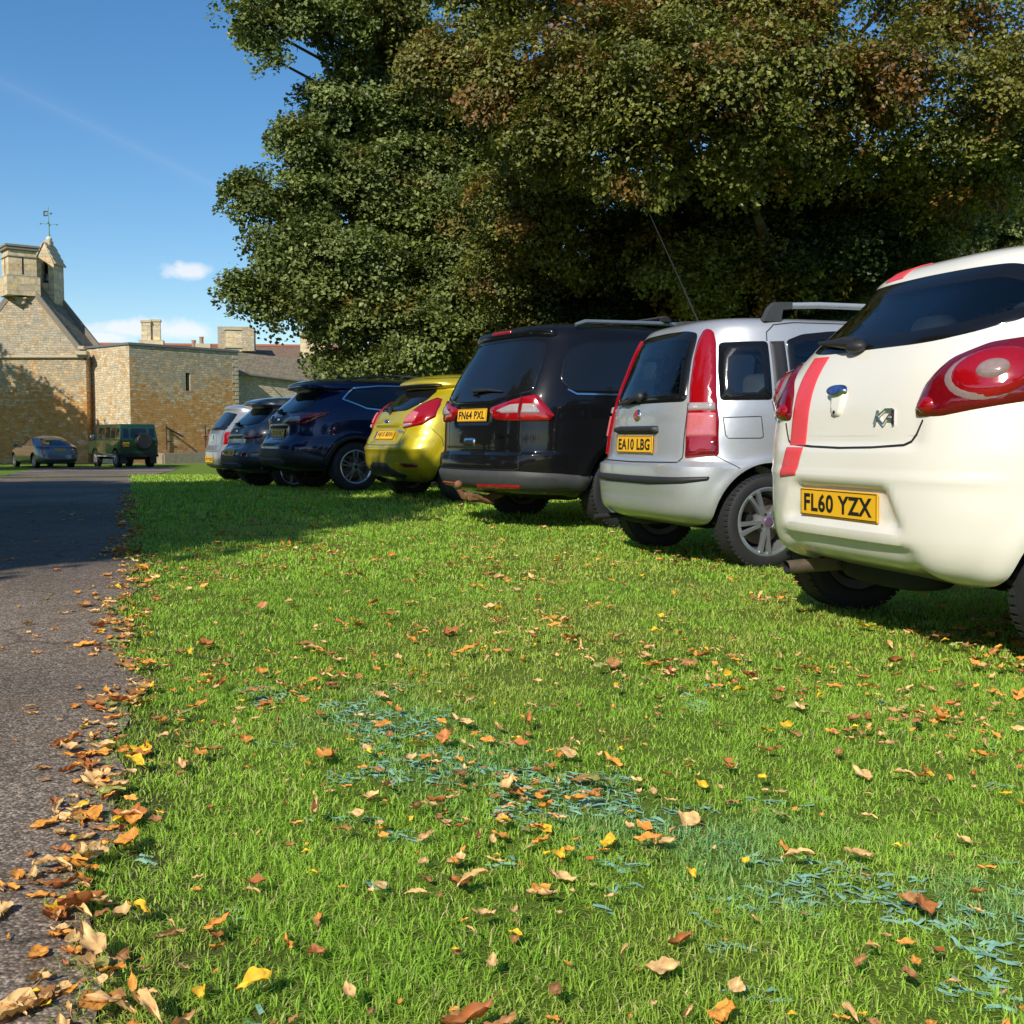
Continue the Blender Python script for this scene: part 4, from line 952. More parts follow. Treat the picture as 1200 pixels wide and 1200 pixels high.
def stone_mat(name, iron=.5, course=.125, length=.30, pale=(.62, .49, .30), rust=(.56, .285, .085), grey=(.42, .36, .26), hsplit=None, joint=(.30, .24, .16)):
    """coursed rubble: u along the wall and height from the UV map, in metres"""
    m, nt, b = nmat(name)
    uv = N(nt, 'ShaderNodeUVMap'); uv.uv_map = 'UVMap'
    nz = noise(nt, 1.6, 4, .6, uv.outputs[0])
    off = N(nt, 'ShaderNodeVectorMath', operation='SCALE'); nt.links.new(nz.outputs['Color'], off.inputs[0]); off.inputs['Scale'].default_value = .30
    ad = N(nt, 'ShaderNodeVectorMath', operation='ADD'); nt.links.new(uv.outputs[0], ad.inputs[0]); nt.links.new(off.outputs[0], ad.inputs[1])
    br = N(nt, 'ShaderNodeTexBrick'); nt.links.new(ad.outputs[0], br.inputs['Vector'])
    br.inputs['Scale'].default_value = 1; br.inputs['Brick Width'].default_value = length; br.inputs['Row Height'].default_value = course
    br.inputs['Mortar Size'].default_value = .013; br.inputs['Mortar Smooth'].default_value = .35; br.inputs['Bias'].default_value = 0
    br.inputs['Color1'].default_value = (0, 0, 0, 1); br.inputs['Color2'].default_value = (1, 1, 1, 1); br.inputs['Mortar'].default_value = (.5, .5, .5, 1)
    br.squash = .7; br.squash_frequency = 3; br.offset_frequency = 2; br.offset = .43
    big = noise(nt, .35, 5, .6, uv.outputs[0]); mid = noise(nt, 3.2, 5, .65, uv.outputs[0]); fin = noise(nt, 18, 5, .7, uv.outputs[0])
    sp = N(nt, 'ShaderNodeSeparateXYZ'); nt.links.new(uv.outputs[0], sp.inputs[0])
    fac = N(nt, 'ShaderNodeMath', operation='MULTIPLY_ADD'); nt.links.new(big.outputs[0], fac.inputs[0]); fac.inputs[1].default_value = 1.6; fac.inputs[2].default_value = iron - .8
    if hsplit is not None:
        mr = N(nt, 'ShaderNodeMapRange'); nt.links.new(sp.outputs[1], mr.inputs[0]); mr.inputs[1].default_value = hsplit - 1.6; mr.inputs[2].default_value = hsplit + 1.2; mr.inputs[3].default_value = .30; mr.inputs[4].default_value = -.55
        f2 = N(nt, 'ShaderNodeMath', operation='ADD'); nt.links.new(fac.outputs[0], f2.inputs[0]); nt.links.new(mr.outputs[0], f2.inputs[1]); fac = f2
    f3 = N(nt, 'ShaderNodeMath', operation='MULTIPLY_ADD'); nt.links.new(br.outputs['Color'], f3.inputs[0]); f3.inputs[1].default_value = .95; nt.links.new(fac.outputs[0], f3.inputs[2])
    f3b = N(nt, 'ShaderNodeMath', operation='SUBTRACT'); nt.links.new(f3.outputs[0], f3b.inputs[0]); f3b.inputs[1].default_value = .42
    cr = ramp(nt, f3b.outputs[0], [(.15, grey), (.36, pale), (.55, [(p + r) / 2 for p, r in zip(pale, rust)]), (.80, rust)])
    mo = ramp(nt, mid.outputs[0], [(.28, .62), (.5, 1.0), (.75, 1.22)]); c = mix(nt, 1.0, cr.outputs[0], mo.outputs[0], 'MULTIPLY')
    fo = ramp(nt, fin.outputs[0], [(.3, .78), (.7, 1.15)]); c = mix(nt, 1.0, c, fo.outputs[0], 'MULTIPLY')
    jm = N(nt, 'ShaderNodeMath', operation='MULTIPLY'); nt.links.new(br.outputs['Fac'], jm.inputs[0]); jm.inputs[1].default_value = .55
    c = mix(nt, jm.outputs[0], c, joint)
    nt.links.new(c, b.inputs['Base Color']); b.inputs['Roughness'].default_value = .92; b.inputs['Specular IOR Level'].default_value = .2
    h = N(nt, 'ShaderNodeMath', operation='SUBTRACT'); nt.links.new(mid.outputs[0], h.inputs[0]); nt.links.new(br.outputs['Fac'], h.inputs[1])
    h2 = N(nt, 'ShaderNodeMath', operation='MULTIPLY_ADD'); nt.links.new(br.outputs['Color'], h2.inputs[0]); h2.inputs[1].default_value = .8; nt.links.new(h.outputs[0], h2.inputs[2])
    bump(nt, b, h2.outputs[0], .8, .03); return m
def roof_mat(name, c1=(.14, .105, .070), c2=(.26, .205, .135), moss=(.24, .20, .115)):
    m, nt, b = nmat(name); uv = N(nt, 'ShaderNodeUVMap'); uv.uv_map = 'UVMap'
    br = N(nt, 'ShaderNodeTexBrick'); nt.links.new(uv.outputs[0], br.inputs['Vector']); br.inputs['Scale'].default_value = 1
    br.inputs['Brick Width'].default_value = .30; br.inputs['Row Height'].default_value = .20; br.inputs['Mortar Size'].default_value = .012
    br.inputs['Color1'].default_value = (*c1, 1); br.inputs['Color2'].default_value = (*c2, 1); br.inputs['Mortar'].default_value = (.03, .025, .02, 1)
    a = noise(nt, 2.2, 6, .7, uv.outputs[0]); f = noise(nt, 14, 5, .7, uv.outputs[0])
    r = ramp(nt, a.outputs[0], [(.42, 0), (.62, .85)]); c = mix(nt, r.outputs[0], br.outputs['Color'], moss)
    fo = ramp(nt, f.outputs[0], [(.3, .5), (.7, 1.5)]); c = mix(nt, 1.0, c, fo.outputs[0], 'MULTIPLY')
    nt.links.new(c, b.inputs['Base Color']); b.inputs['Roughness'].default_value = .9
    bump(nt, b, br.outputs['Fac'], .6, .03); return m
def leaf_mat(name, trans=.35, rough=.5, hue=1.0):
    """colour comes from the per-leaf attribute"""
    m, nt, b = nmat(name); nt.nodes.remove(b); out = nt.nodes['Material Output']
    at = N(nt, 'ShaderNodeAttribute'); at.attribute_name = 'tint'
    df = N(nt, 'ShaderNodeBsdfPrincipled'); df.inputs['Roughness'].default_value = rough; df.inputs['Specular IOR Level'].default_value = .35
    nt.links.new(at.outputs['Color'], df.inputs['Base Color'])
    tl = N(nt, 'ShaderNodeBsdfTranslucent'); tc = mix(nt, 1.0, at.outputs['Color'], (1.25, 1.35, .55), 'MULTIPLY'); nt.links.new(tc, tl.inputs[0])
    mx = N(nt, 'ShaderNodeMixShader'); mx.inputs[0].default_value = trans; nt.links.new(df.outputs[0], mx.inputs[1]); nt.links.new(tl.outputs[0], mx.inputs[2])
    nt.links.new(mx.outputs[0], out.inputs[0]); return m
M_LEAF = leaf_mat('tree_leaf', .22, .45); M_BLADE = leaf_mat('grass_blade', .35, .55); M_LITTER = leaf_mat('leaf_litter', .12, .6)
def bark_mat():
    m, nt, b = nmat('bark'); oc = objco(nt); mp = N(nt, 'ShaderNodeMapping'); mp.inputs['Scale'].default_value = (1, 1, .25); nt.links.new(oc, mp.inputs[0])
    a = noise(nt, 9, 6, .7, mp.outputs[0]); r = ramp(nt, a.outputs[0], [(.3, (.045, .035, .025)), (.55, (.12, .10, .075)), (.75, (.20, .175, .13))])
    nt.links.new(r.outputs[0], b.inputs['Base Color']); b.inputs['Roughness'].default_value = .9; bump(nt, b, a.outputs[0], .8, .03); return m
M_BARK = bark_mat()

def with_tint(o, col):
    """per-vertex colour attribute"""
    at = o.data.attributes.new('tint', 'FLOAT_COLOR', 'POINT'); c = np.ones((len(o.data.vertices), 4), np.float32); c[:, :3] = col
    at.data.foreach_set('color', c.ravel()); return o

# ------------------------------------------------------------------ ground, road
def build_ground():
    xs = np.unique(np.concatenate([np.linspace(-600, -60, 10), np.linspace(-60, 60, 121), np.linspace(60, 600, 10)])); ys = np.unique(np.concatenate([np.linspace(-60, -6, 12), np.linspace(-6, 80, 130), np.linspace(80, 900, 12)]))
    X, Y = np.meshgrid(xs, ys); Z = ground_z(X, Y)
    V = np.stack([X.ravel(), Y.ravel(), Z.ravel()], 1); n = len(xs); i, j = np.meshgrid(np.arange(len(ys) - 1), np.arange(n - 1), indexing='ij'); a = i * n + j
    F = np.stack([a, a + 1, a + n + 1, a + n], -1).reshape(-1, 4)
    tag(mesh_np('lawn', V, F, lawn_mat()), kind='structure')
    # road: straight past the camera, bending off to the left far away; a short spur reaches the parked cars by the tower
    V = []; F = []; ma = asphalt_mat(); rows = []
    t = -12.0
    while t < 27: rows.append(t); t += .12 if -1 < t < 12 else .5
    K = 14
    for t in rows:
        w = wob(t)
        bend = .45 * max(0, (t - 20) / 7) ** 2
        for k in range(K + 1):
            q = k / K; r = ROAD_EDGE + w * (1 - q) - ROAD_W * (q) - bend * 5.0 * (q)
            p = RR * r + RD * t; V.append((p.x, p.y, gz(p.x, p.y) + .006))
    for i in range(len(rows) - 1):
        for k in range(K): a = i * (K + 1) + k; F.append([a, a + 1, a + K + 2, a + K + 1][::-1])
    tag(mesh_np('road', V, F, ma), kind='structure')
    sp = [(-13.0, 25.2), (-9.2, 26.3), (-9.8, 30), (-11.6, 36), (-13.5, 43), (-15.5, 52), (-22, 51), (-19.2, 43), (-16.0, 35), (-13.6, 30)]
    poly = resample(round_poly(sp, 2.0), .6); ov, oe, of, *_ = delaunay_2d_cdt([Vector(p) for p in poly], [], [list(range(len(poly)))], 1, 1e-4)
    tag(mesh_np('drive', [(v.x, v.y, gz(v.x, v.y) + .012) for v in ov], [list(f) if (ov[f[1]] - ov[f[0]]).cross(ov[f[2]] - ov[f[0]]) > 0 else list(f)[::-1] for f in of], ma), kind='structure')

# matting band where green plastic ground mesh shows through the lawn
BAND = [(-.52, 3.25), (-.30, 2.85), (.02, 2.45), (.42, 2.08), (.72, 1.80), (1.0, 1.60)]
def band_dist(x, y):
    P = np.stack([x, y], 1); best = np.full(len(x), 9.0)
    for a, b in zip(BAND[:-1], BAND[1:]):
        a = np.array(a); ab = np.array(b) - a; t = np.clip(((P - a) @ ab) / (ab @ ab), 0, 1); best = np.minimum(best, np.linalg.norm(P - (a + t[:, None] * ab), axis=1))
    return best
def vnoise(x, y, s, seed=0):
    """smooth value noise in 0..1"""
    r = np.random.default_rng(seed).random((256, 256)); u = x * s + 1000; v = y * s + 1000
    i = np.floor(u).astype(int); j = np.floor(v).astype(int); fu = u - i; fv = v - j; fu = fu * fu * (3 - 2 * fu); fv = fv * fv * (3 - 2 * fv)
    g = lambda a, b: r[a % 256, b % 256]
    return (g(i, j) * (1 - fu) + g(i + 1, j) * fu) * (1 - fv) + (g(i, j + 1) * (1 - fu) + g(i + 1, j + 1) * fu) * fv

def build_grass():
    R = np.random.default_rng(11); parts = []
    for (y0, y1, den, hs, wd) in ((1.05, 2.2, 30000, .021, .0020), (2.2, 3.6, 20000, .021, .0025), (3.6, 6, 8000, .023, .0037), (6, 10, 3200, .028, .0065), (10, 16, 1000, .04, .013), (16, 30, 300, .05, .024)):
        half = .56 * y1 + .5; n = int(den * (y1 - y0) * 2 * half)
        x = R.uniform(-half, half, n); y = R.uniform(y0, y1, n); k = np.abs(x) < .53 * y + .35; x, y = x[k], y[k]
        r, t = road_rel(x, y); edge = np.array([wob(q) for q in np.round(t, 2)]) if len(t) < 3e5 else 0
        k = r > edge - .02 + R.normal(0, .025, len(x)); x, y, r = x[k], y[k], r[k]
        cl = vnoise(x, y, 9, 1) * .6 + vnoise(x, y, 28, 2) * .4
        k = R.random(len(x)) < np.clip((vnoise(x, y, 3.1, 12) - .12) * 5, .50, 1) * (.30 + 1.15 * cl); x, y, cl = x[k], y[k], cl[k]
        bd = band_dist(x, y); bm = np.clip(np.clip(1 - bd / .22, 0, 1) * .35 + (vnoise(x, y, 6, 5) - .5) * 1.2 - .22, 0, 1) * (bd < .25); k = R.random(len(x)) > bm * .95; x, y, cl, bm = x[k], y[k], cl[k], bm[k]
        parts.append((x, y, hs * (.55 + .9 * cl) * R.uniform(.6, 1.35, len(x)) * (1 - .35 * np.clip(bm, 0, 1)), wd * R.uniform(.7, 1.3, len(x)), cl))
    x, y, h, w, cl = [np.concatenate(q) for q in zip(*parts)]; n = len(x)
    az = R.uniform(0, 2 * math.pi, n); lean = np.abs(R.normal(.85, .7, n)); z = ground_z(x, y) - .004
    dx, dy = np.cos(az), np.sin(az); fa = az + R.uniform(.6, 2.5, n); wx, wy = np.cos(fa) * w / 2, np.sin(fa) * w / 2
    B = np.stack([x, y, z], 1); D = np.stack([dx, dy, 0 * x], 1); W = np.stack([wx, wy, 0 * x], 1)
    mid = B + D * (h * lean * .32)[:, None]; mid[:, 2] += h * .58
    tip = B + D * (h * lean * 1.0)[:, None]; tip[:, 2] += h * np.clip(1.05 - lean * .30, .35, 1)
    V = np.stack([B - W, B + W, mid + W * .85, mid - W * .85, tip], 1).reshape(-1, 3); o = np.arange(n) * 5
    F = np.concatenate([np.stack([o, o + 1, o + 2], 1), np.stack([o, o + 2, o + 3], 1), np.stack([o + 3, o + 2, o + 4], 1)])
    g = mesh_np('grass', V, F, M_BLADE)
    pt = vnoise(x, y, 1.2, 3) * .6 + vnoise(x, y, 5, 4) * .4; q = R.random(n)
    c0 = np.array([.23, .42, .034]); c1 = np.array([.50, .74, .095]); c2 = np.array([.75, .65, .30])
    col = c0 + (c1 - c0) * np.clip(pt * .7 + q * .5 - .1, 0, 1)[:, None]
    wr = np.clip((vnoise(x, y, .9, 14) * .6 + vnoise(x, y, 3.5, 15) * .4 - .56) * 4, 0, .35)[:, None]; col = col * (1 - wr) + np.array([.50, .47, .12]) * wr
    mt = (np.clip(1 - band_dist(x, y) / .30, 0, 1) * np.clip((vnoise(x, y, 5, 5) - .30) * 2.2, 0, 1) * .75 * R.uniform(.3, 1, n))[:, None]; col = col * (1 - mt) + np.array([.24, .50, .34]) * mt
    dry = R.random(n) < .045 + .05 * pt; col[dry] = c2 * R.uniform(.6, 1.1, (dry.sum(), 1)); col *= R.uniform(.8, 1.15, (n, 1))
    with_tint(g, np.repeat(col, 5, 0)); tag(g, 'short green lawn grass beside the road', 'grass', kind='stuff')

def build_mat():
    """strips of green plastic ground mesh half buried in the turf"""
    R = np.random.default_rng(5); V = []; F = []
    def bar(p, q, w, z0, z1):
        d = (q - p); d /= np.linalg.norm(d) + 1e-9; s = np.array([-d[1], d[0]]) * w / 2; b = len(V)
        m = (p + q) / 2 + s * R.normal(0, .5); zm = (z0 + z1) / 2 + R.uniform(-.003, .006)
        for c, z, k in ((p, z0, 1), (m, zm, 1.15), (q, z1, .8)): V.append((*(c - s * k), z)); V.append((*(c + s * k), z + R.uniform(-.003, .003)))
        F.extend([[b, b + 2, b + 3, b + 1], [b + 2, b + 4, b + 5, b + 3]])
    st = .021
    for i in range(int(2.4 / st)):
        for j in range(int(2.3 / st)):
            x = -.9 + i * st + R.normal(0, .005); y = 1.25 + j * st + R.normal(0, .005)
            bd = band_dist(np.array([x]), np.array([y]))[0]; mk = (1 - bd / .16) * .50 + (vnoise(np.array([x]), np.array([y]), 6, 5)[0] - .5) * 2.2 + (vnoise(np.array([x]), np.array([y]), 23, 6)[0] - .5) * 1.5 - .44
            if mk < 0 and not (vnoise(np.array([x]), np.array([y]), 9, 9)[0] > .93): continue
            p = np.array([x, y]); z = gz(x, y) + R.uniform(.001, .007)
            for a in (R.normal(2.65, .35), R.normal(.35, .4)):
                if R.random() < (.8 if a > 1.5 else .18):
                    L = st * R.uniform(.9, 1.9); bar(p, p + L * np.array([math.cos(a), math.sin(a)]), R.uniform(.004, .008), z, gz(x, y) + R.uniform(.001, .008))
    m = simple('green_plastic_mesh', (.24, .45, .34), .6, var=.35, vscale=25, spec=.5)
    o = mesh_np('ground_matting', V, F, m, smooth=True); tag(o, 'worn teal plastic ground mesh showing through the lawn in the foreground', 'ground mesh')

# ------------------------------------------------------------------ fallen leaves
def leaf_shape(R, kind):
    """grid leaf; returns V, F in leaf space: stalk at -x, face up"""
    L = 1.0; nx, ny = 11, 7; V = []; F = []
    wid = {'oval': .30, 'broad': .42, 'lance': .17, 'curl': .26, 'lobed': .44}[kind]
    cl = {'oval': R.uniform(.2, 1.1), 'broad': R.uniform(.2, .9), 'lance': R.uniform(.4, 1.6), 'curl': R.uniform(1.6, 3.0), 'lobed': R.uniform(.3, 1.0)}[kind]
    bend = R.uniform(-.9, 1.4); tw = R.uniform(-.8, .8); ph = R.uniform(0, 6)
    for i in range(nx):
        t = i / (nx - 1); w = wid * (math.sin(math.pi * min(1, t ** .8)) ** .75) * (1 - .18 * t) + .004
        if kind == 'lobed': w *= .72 + .42 * abs(math.sin(t * 8.5 + .6))
        w *= 1 + .10 * math.sin(t * 15 + ph)
        for j in range(ny):
            s = (j / (ny - 1) - .5) * 2; a = s * cl * (.5 + .5 * math.sin(math.pi * t)); rr = w / max(cl, .2)
            yv = math.sin(a) * rr if cl > .3 else s * w; zv = (1 - math.cos(a)) * rr + .045 * math.sin(t * 11 + s * 3 + ph) + .03 * math.sin(t * 23 + s * 7 + ph * 2)
            x = (t - .5) * L; zb = bend * (t - .45) ** 2 * .55; c, sn = math.cos(tw * (t - .5)), math.sin(tw * (t - .5))
            V.append((x, yv * c - zv * sn, zv * c + yv * sn + zb))
    for i in range(nx - 1):
        for j in range(ny - 1): a = i * ny + j; F.append([a, a + 1, a + ny + 1, a + ny])
    b = len(V); V += [(-.5, -.008, V[3][2]), (-.5, .008, V[3][2]), (-.78, .006, V[3][2] + .05 * bend), (-.78, -.006, V[3][2] + .05 * bend)]; F.append([b, b + 1, b + 2, b + 3])
    V = np.array(V); V[:, 2] -= V[:, 2].min(); return V, F
LEAFCOL = dict(tan=(.74, .46, .19), orange=(.78, .33, .055), brown=(.42, .20, .07), yellow=(.85, .52, .03), olive=(.30, .31, .08), rust=(.46, .16, .045))
def leaf_protos():
    R = np.random.default_rng(21); out = []
    for kind, colr, word in (('oval', 'tan', 'curled tan'), ('curl', 'tan', 'rolled up tan'), ('broad', 'orange', 'broad orange'), ('oval', 'orange', 'narrow orange brown'), ('lance', 'tan', 'slim pale tan'), ('broad', 'brown', 'broad dark brown'), ('oval', 'brown', 'crumpled brown'),
                             ('broad', 'yellow', 'broad bright yellow'), ('oval', 'yellow', 'small yellow'), ('oval', 'olive', 'olive green'), ('lobed', 'tan', 'jagged pale brown'), ('curl', 'rust', 'rolled up rust red'), ('lobed', 'rust', 'jagged rust red'), ('lance', 'orange', 'thin orange')):
        V, F = leaf_shape(R, kind); c = np.array(LEAFCOL[colr]); col = c * np.clip(1 + .35 * np.sin(V[:, :1] * 9 + V[:, 1:2] * 14 + R.uniform(0, 6)) * .6 + R.normal(0, .10, (len(V), 1)), .45, 1.5)
        mid = np.zeros(len(V), bool); mid[3:77:7] = True; col[mid] = col[mid] * 1.25 + .04; spot = R.random(len(V)) < .07; col[spot] *= .45
        out.append((V, F, col, word))
    return out
def leaf_spots():
    """where leaves lie: (x, y, size), thick along the road edge, thinner over lawn and road"""
    R = np.random.default_rng(33); S = []
    for _ in range(720):
        t = 1.0 + 14 * R.random() ** 1.7; r = R.normal(-.035, .06) + wob(t); p = RR * (ROAD_EDGE + r) + RD * t; S.append((p.x, p.y, float(np.clip(R.lognormal(-3.15, .42), .018, .082))))
    for _ in range(200):
        t = 1.0 + 11 * R.random() ** 1.4; r = -abs(R.exponential(.55)); p = RR * (ROAD_EDGE + r) + RD * t; S.append((p.x, p.y, float(np.clip(R.lognormal(-3.35, .40), .018, .07))))
    for _ in range(19000):
        y = 1.25 + 13 * R.random() ** 1.12; x = R.uniform(-.55, .55) * y; r, t = road_rel(x, y)
        if r < .03: continue
        if R.random() > .12 + 1.3 * max(0, vnoise(np.array([x]), np.array([y]), 1.7, 8)[0] - .3): continue
        if y > 8 and R.random() < .5: continue
        S.append((x, y, float(np.clip(R.lognormal(-3.62, .48), .012, .075))))
    return S
def build_leaves():
    R = np.random.default_rng(44); P = leaf_protos(); S = [s for s in leaf_spots() if abs(s[0]) < .50 * s[1] + .1]
    S.sort(key=lambda s: -s[2] / s[1]); W = np.array([10, 7, 6, 9, 8, 5, 8, 2.2, 3, 2.5, 6, 5, 4, 7], float); W /= W.sum()
    mats = []; protos = []
    for V, F, col, word in P:
        me = bpy.data.meshes.new('fallen_leaf'); me.from_pydata(V.tolist(), [], F); me.materials.append(M_LITTER); me.polygons.foreach_set('use_smooth', [True] * len(F)); me.update()
        at = me.attributes.new('tint', 'FLOAT_COLOR', 'POINT'); c = np.ones((len(V), 4), np.float32); c[:, :3] = col; at.data.foreach_set('color', c.ravel()); protos.append(me)
    BV = []; BF = []; BC = []; first = {}
    for i, (x, y, s) in enumerate(S):
        k = int(R.choice(len(P), p=W)); V, F, col, word = P[k]; r, t = road_rel(x, y); on_road = r < wob(t) - .02
        z = gz(x, y) + (.010 if on_road else R.uniform(.014, .034)); rx, ry, rz = R.normal(0, .10 if on_road else .20), R.normal(0, .09 if on_road else .18), R.uniform(0, 6.28)
        if i < 300:
            o = bpy.data.objects.new('fallen_leaf', protos[k]) if k not in first else first[k].copy()
            first.setdefault(k, o); COL.objects.link(o); o.location = (x, y, z); o.rotation_euler = (rx, ry, rz); o.scale = (s, s, s)
            near = abs(r - wob(t)) < .16
            where = 'on the asphalt' if on_road and not near else ('in the drift along the road edge' if near else 'on the lawn grass')
            o['label'] = '%s leaf fallen %s' % (word, where); o['category'] = 'leaf'; o['group'] = '%s leaves lying %s' % (word, where)
        else:
            M = np.array((Matrix.Rotation(rz, 3, 'Z') @ Matrix.Rotation(ry, 3, 'Y') @ Matrix.Rotation(rx, 3, 'X'))); b = len(BC) and sum(len(q) for q in BV)
            sub = V if y < 4 else V
            BV.append((sub * s) @ M.T + [x, y, z]); BF.append([[b + q for q in f] for f in F]); BC.append(col * R.uniform(.75, 1.25))
    if BV:
        o = mesh_np('leaf_litter', np.concatenate(BV), [f for q in BF for f in q], M_LITTER); with_tint(o, np.concatenate(BC)); tag(o, 'small fallen autumn leaves scattered over lawn and road edge', 'leaf litter', kind='stuff')

# ------------------------------------------------------------------ trees
def px_at(px, py, Y):
    """offline helper for lobes measured in the photo: point at depth Y"""
    c, q = math.cos(PITCH), math.sin(PITCH); up = (600 - py) / FPX; t = Y / (c + up * q)
    return Vector(((px - 600) / FPX * t, Y, CAMZ + (-q + up * c) * t))
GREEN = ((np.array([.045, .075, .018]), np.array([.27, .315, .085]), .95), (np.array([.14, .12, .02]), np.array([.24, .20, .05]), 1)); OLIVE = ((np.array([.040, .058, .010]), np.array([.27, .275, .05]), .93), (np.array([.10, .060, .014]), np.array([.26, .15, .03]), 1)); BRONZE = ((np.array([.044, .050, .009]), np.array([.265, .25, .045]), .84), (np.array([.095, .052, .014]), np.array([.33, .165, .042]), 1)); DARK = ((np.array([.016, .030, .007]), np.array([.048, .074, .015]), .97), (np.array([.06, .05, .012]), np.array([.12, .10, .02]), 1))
def crown(root, lobes, leaf, seed, per=46, dens=1.0, spray=.62, flat=.30):
    """lobes: (centre, radius, palette, density). Each lobe carries layered sprays of leaves near its surface"""
    R = np.random.default_rng(seed); VV = []; CC = []; anchors = []
    for c, r, pal, dn in lobes:
        c = np.array(c); n = int(dn * dens * 15 * r * r / (spray * spray))
        d = R.normal(0, 1, (n, 3)); d /= np.linalg.norm(d, axis=1, keepdims=True); rad = r * (R.random(n) ** .40) * (1 + .20 * np.sin(5 * d[:, 0] + 3 * d[:, 2] + seed) * np.sin(4 * d[:, 1] + seed))
        C = c + d * rad[:, None] * [1, 1, .80]
        for k in range(n):
            out = d[k]; up = np.array([0, 0, 1.0]); nrm = up * .8 + out * .75 + R.normal(0, .28, 3); nrm /= np.linalg.norm(nrm)
            a = np.cross(nrm, [0.3, .2, 1]); a /= np.linalg.norm(a) + 1e-9; b = np.cross(nrm, a); m = int(per * R.uniform(.6, 1.3))
            q = np.sqrt(R.random(m)) * spray * R.uniform(.7, 1.25); th = R.uniform(0, 2 * math.pi, m)
            P = C[k] + a * (q * np.cos(th))[:, None] + b * (q * np.sin(th) * .7)[:, None] + nrm * (R.normal(0, flat * .22, m) - .25 * q * q / spray)[:, None]
            ln = nrm + R.normal(0, .50, (m, 3)); ln /= np.linalg.norm(ln, axis=1, keepdims=True)
            t = np.cross(ln, R.normal(0, 1, (m, 3))); t /= np.linalg.norm(t, axis=1, keepdims=True) + 1e-9; s = np.cross(ln, t); L = leaf * R.uniform(.6, 1.3, m)[:, None]
            VV.append(np.stack([P - t * L * .5, P + s * L * .40 - t * L * .05 + ln * L * .08, P + t * L * .55 - ln * L * .06, P - s * L * .40 - t * L * .05 + ln * L * .08], 1).reshape(-1, 3))
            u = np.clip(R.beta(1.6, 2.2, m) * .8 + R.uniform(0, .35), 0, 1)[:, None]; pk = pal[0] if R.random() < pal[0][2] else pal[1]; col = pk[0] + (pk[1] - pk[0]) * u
            CC.append(np.repeat(col * R.uniform(.8, 1.2, (m, 1)), 4, 0))
            if k % 9 == 0: anchors.append((C[k], c))
    V = np.concatenate(VV); n = len(V) // 4; F = np.arange(n * 4).reshape(n, 4); F = np.concatenate([F[:, [0, 1, 2]], F[:, [0, 2, 3]]])
    o = mesh_np('crown', V - np.array(root.location), F, M_LEAF, root, smooth=False); with_tint(o, np.concatenate(CC)); return anchors
def trunk(root, base, lobes, r0, anchors, seed=0, fork=.35):
    R = random.Random(seed); mb = MB(); o = Vector(root.location); base = Vector(base); hi = max(l[0][2] + l[1] for l in lobes); cx = sum(l[0][0] for l in lobes) / len(lobes); cy = sum(l[0][1] for l in lobes) / len(lobes)
    top = Vector((base.x * .6 + cx * .4, base.y * .6 + cy * .4, base.z + (hi - base.z) * .82)); pts = []; rs = []
    for i in range(9):
        t = i / 8; p = base.lerp(top, t); p.x += math.sin(t * 5 + seed) * .22 * t; p.y += math.cos(t * 4 + seed) * .22 * t; pts.append(p - o); rs.append(r0 * (1 - t) ** .8 * (1 + .5 * max(0, .08 - t) / .08) + .03)
    mb.tube(pts, rs, 14)
    for c, r, pal, dn in lobes:
        c = Vector(c); k = min(7, max(1, int(8 * min(.85, max(.12, (c.z - base.z) / (top.z - base.z) - R.uniform(.15, .35)))))); s = pts[k]; e = c - o; mid = s.lerp(e, .5) + Vector((R.uniform(-.3, .3), R.uniform(-.3, .3), .25 * (e - s).length * .5))
        q = [s, s.lerp(mid, .5) + Vector((0, 0, .1)), mid, mid.lerp(e, .5) + Vector((0, 0, .1)), e]; mb.tube(q, [rs[k] * .5, rs[k] * .40, rs[k] * .30 + .01, .035, .02], 8)
    for a, c in anchors:
        a = Vector(a) - o; c = Vector(c) - o; m = c.lerp(a, .5) + Vector((R.uniform(-.15, .15), R.uniform(-.15, .15), .12)); mb.tube([c, m, a], [.022, .014, .006], 5, cap=False)
    mb.build('trunk', M_BARK, root)
def tree(name, label, base, lobes, leaf, seed, r0, group=None, **kw):
    root = empty(name, (base[0], base[1], gz(base[0], base[1]))); tag(root, label, 'tree', group)
    an = crown(root, lobes, leaf, seed, **kw); trunk(root, (base[0], base[1], gz(base[0], base[1]) - .1), lobes, r0, an, seed)
def L(px, py, rpx, Y, pal, dn=1.0): return (tuple(px_at(px, py, Y)), rpx / FPX * Y, pal, dn)

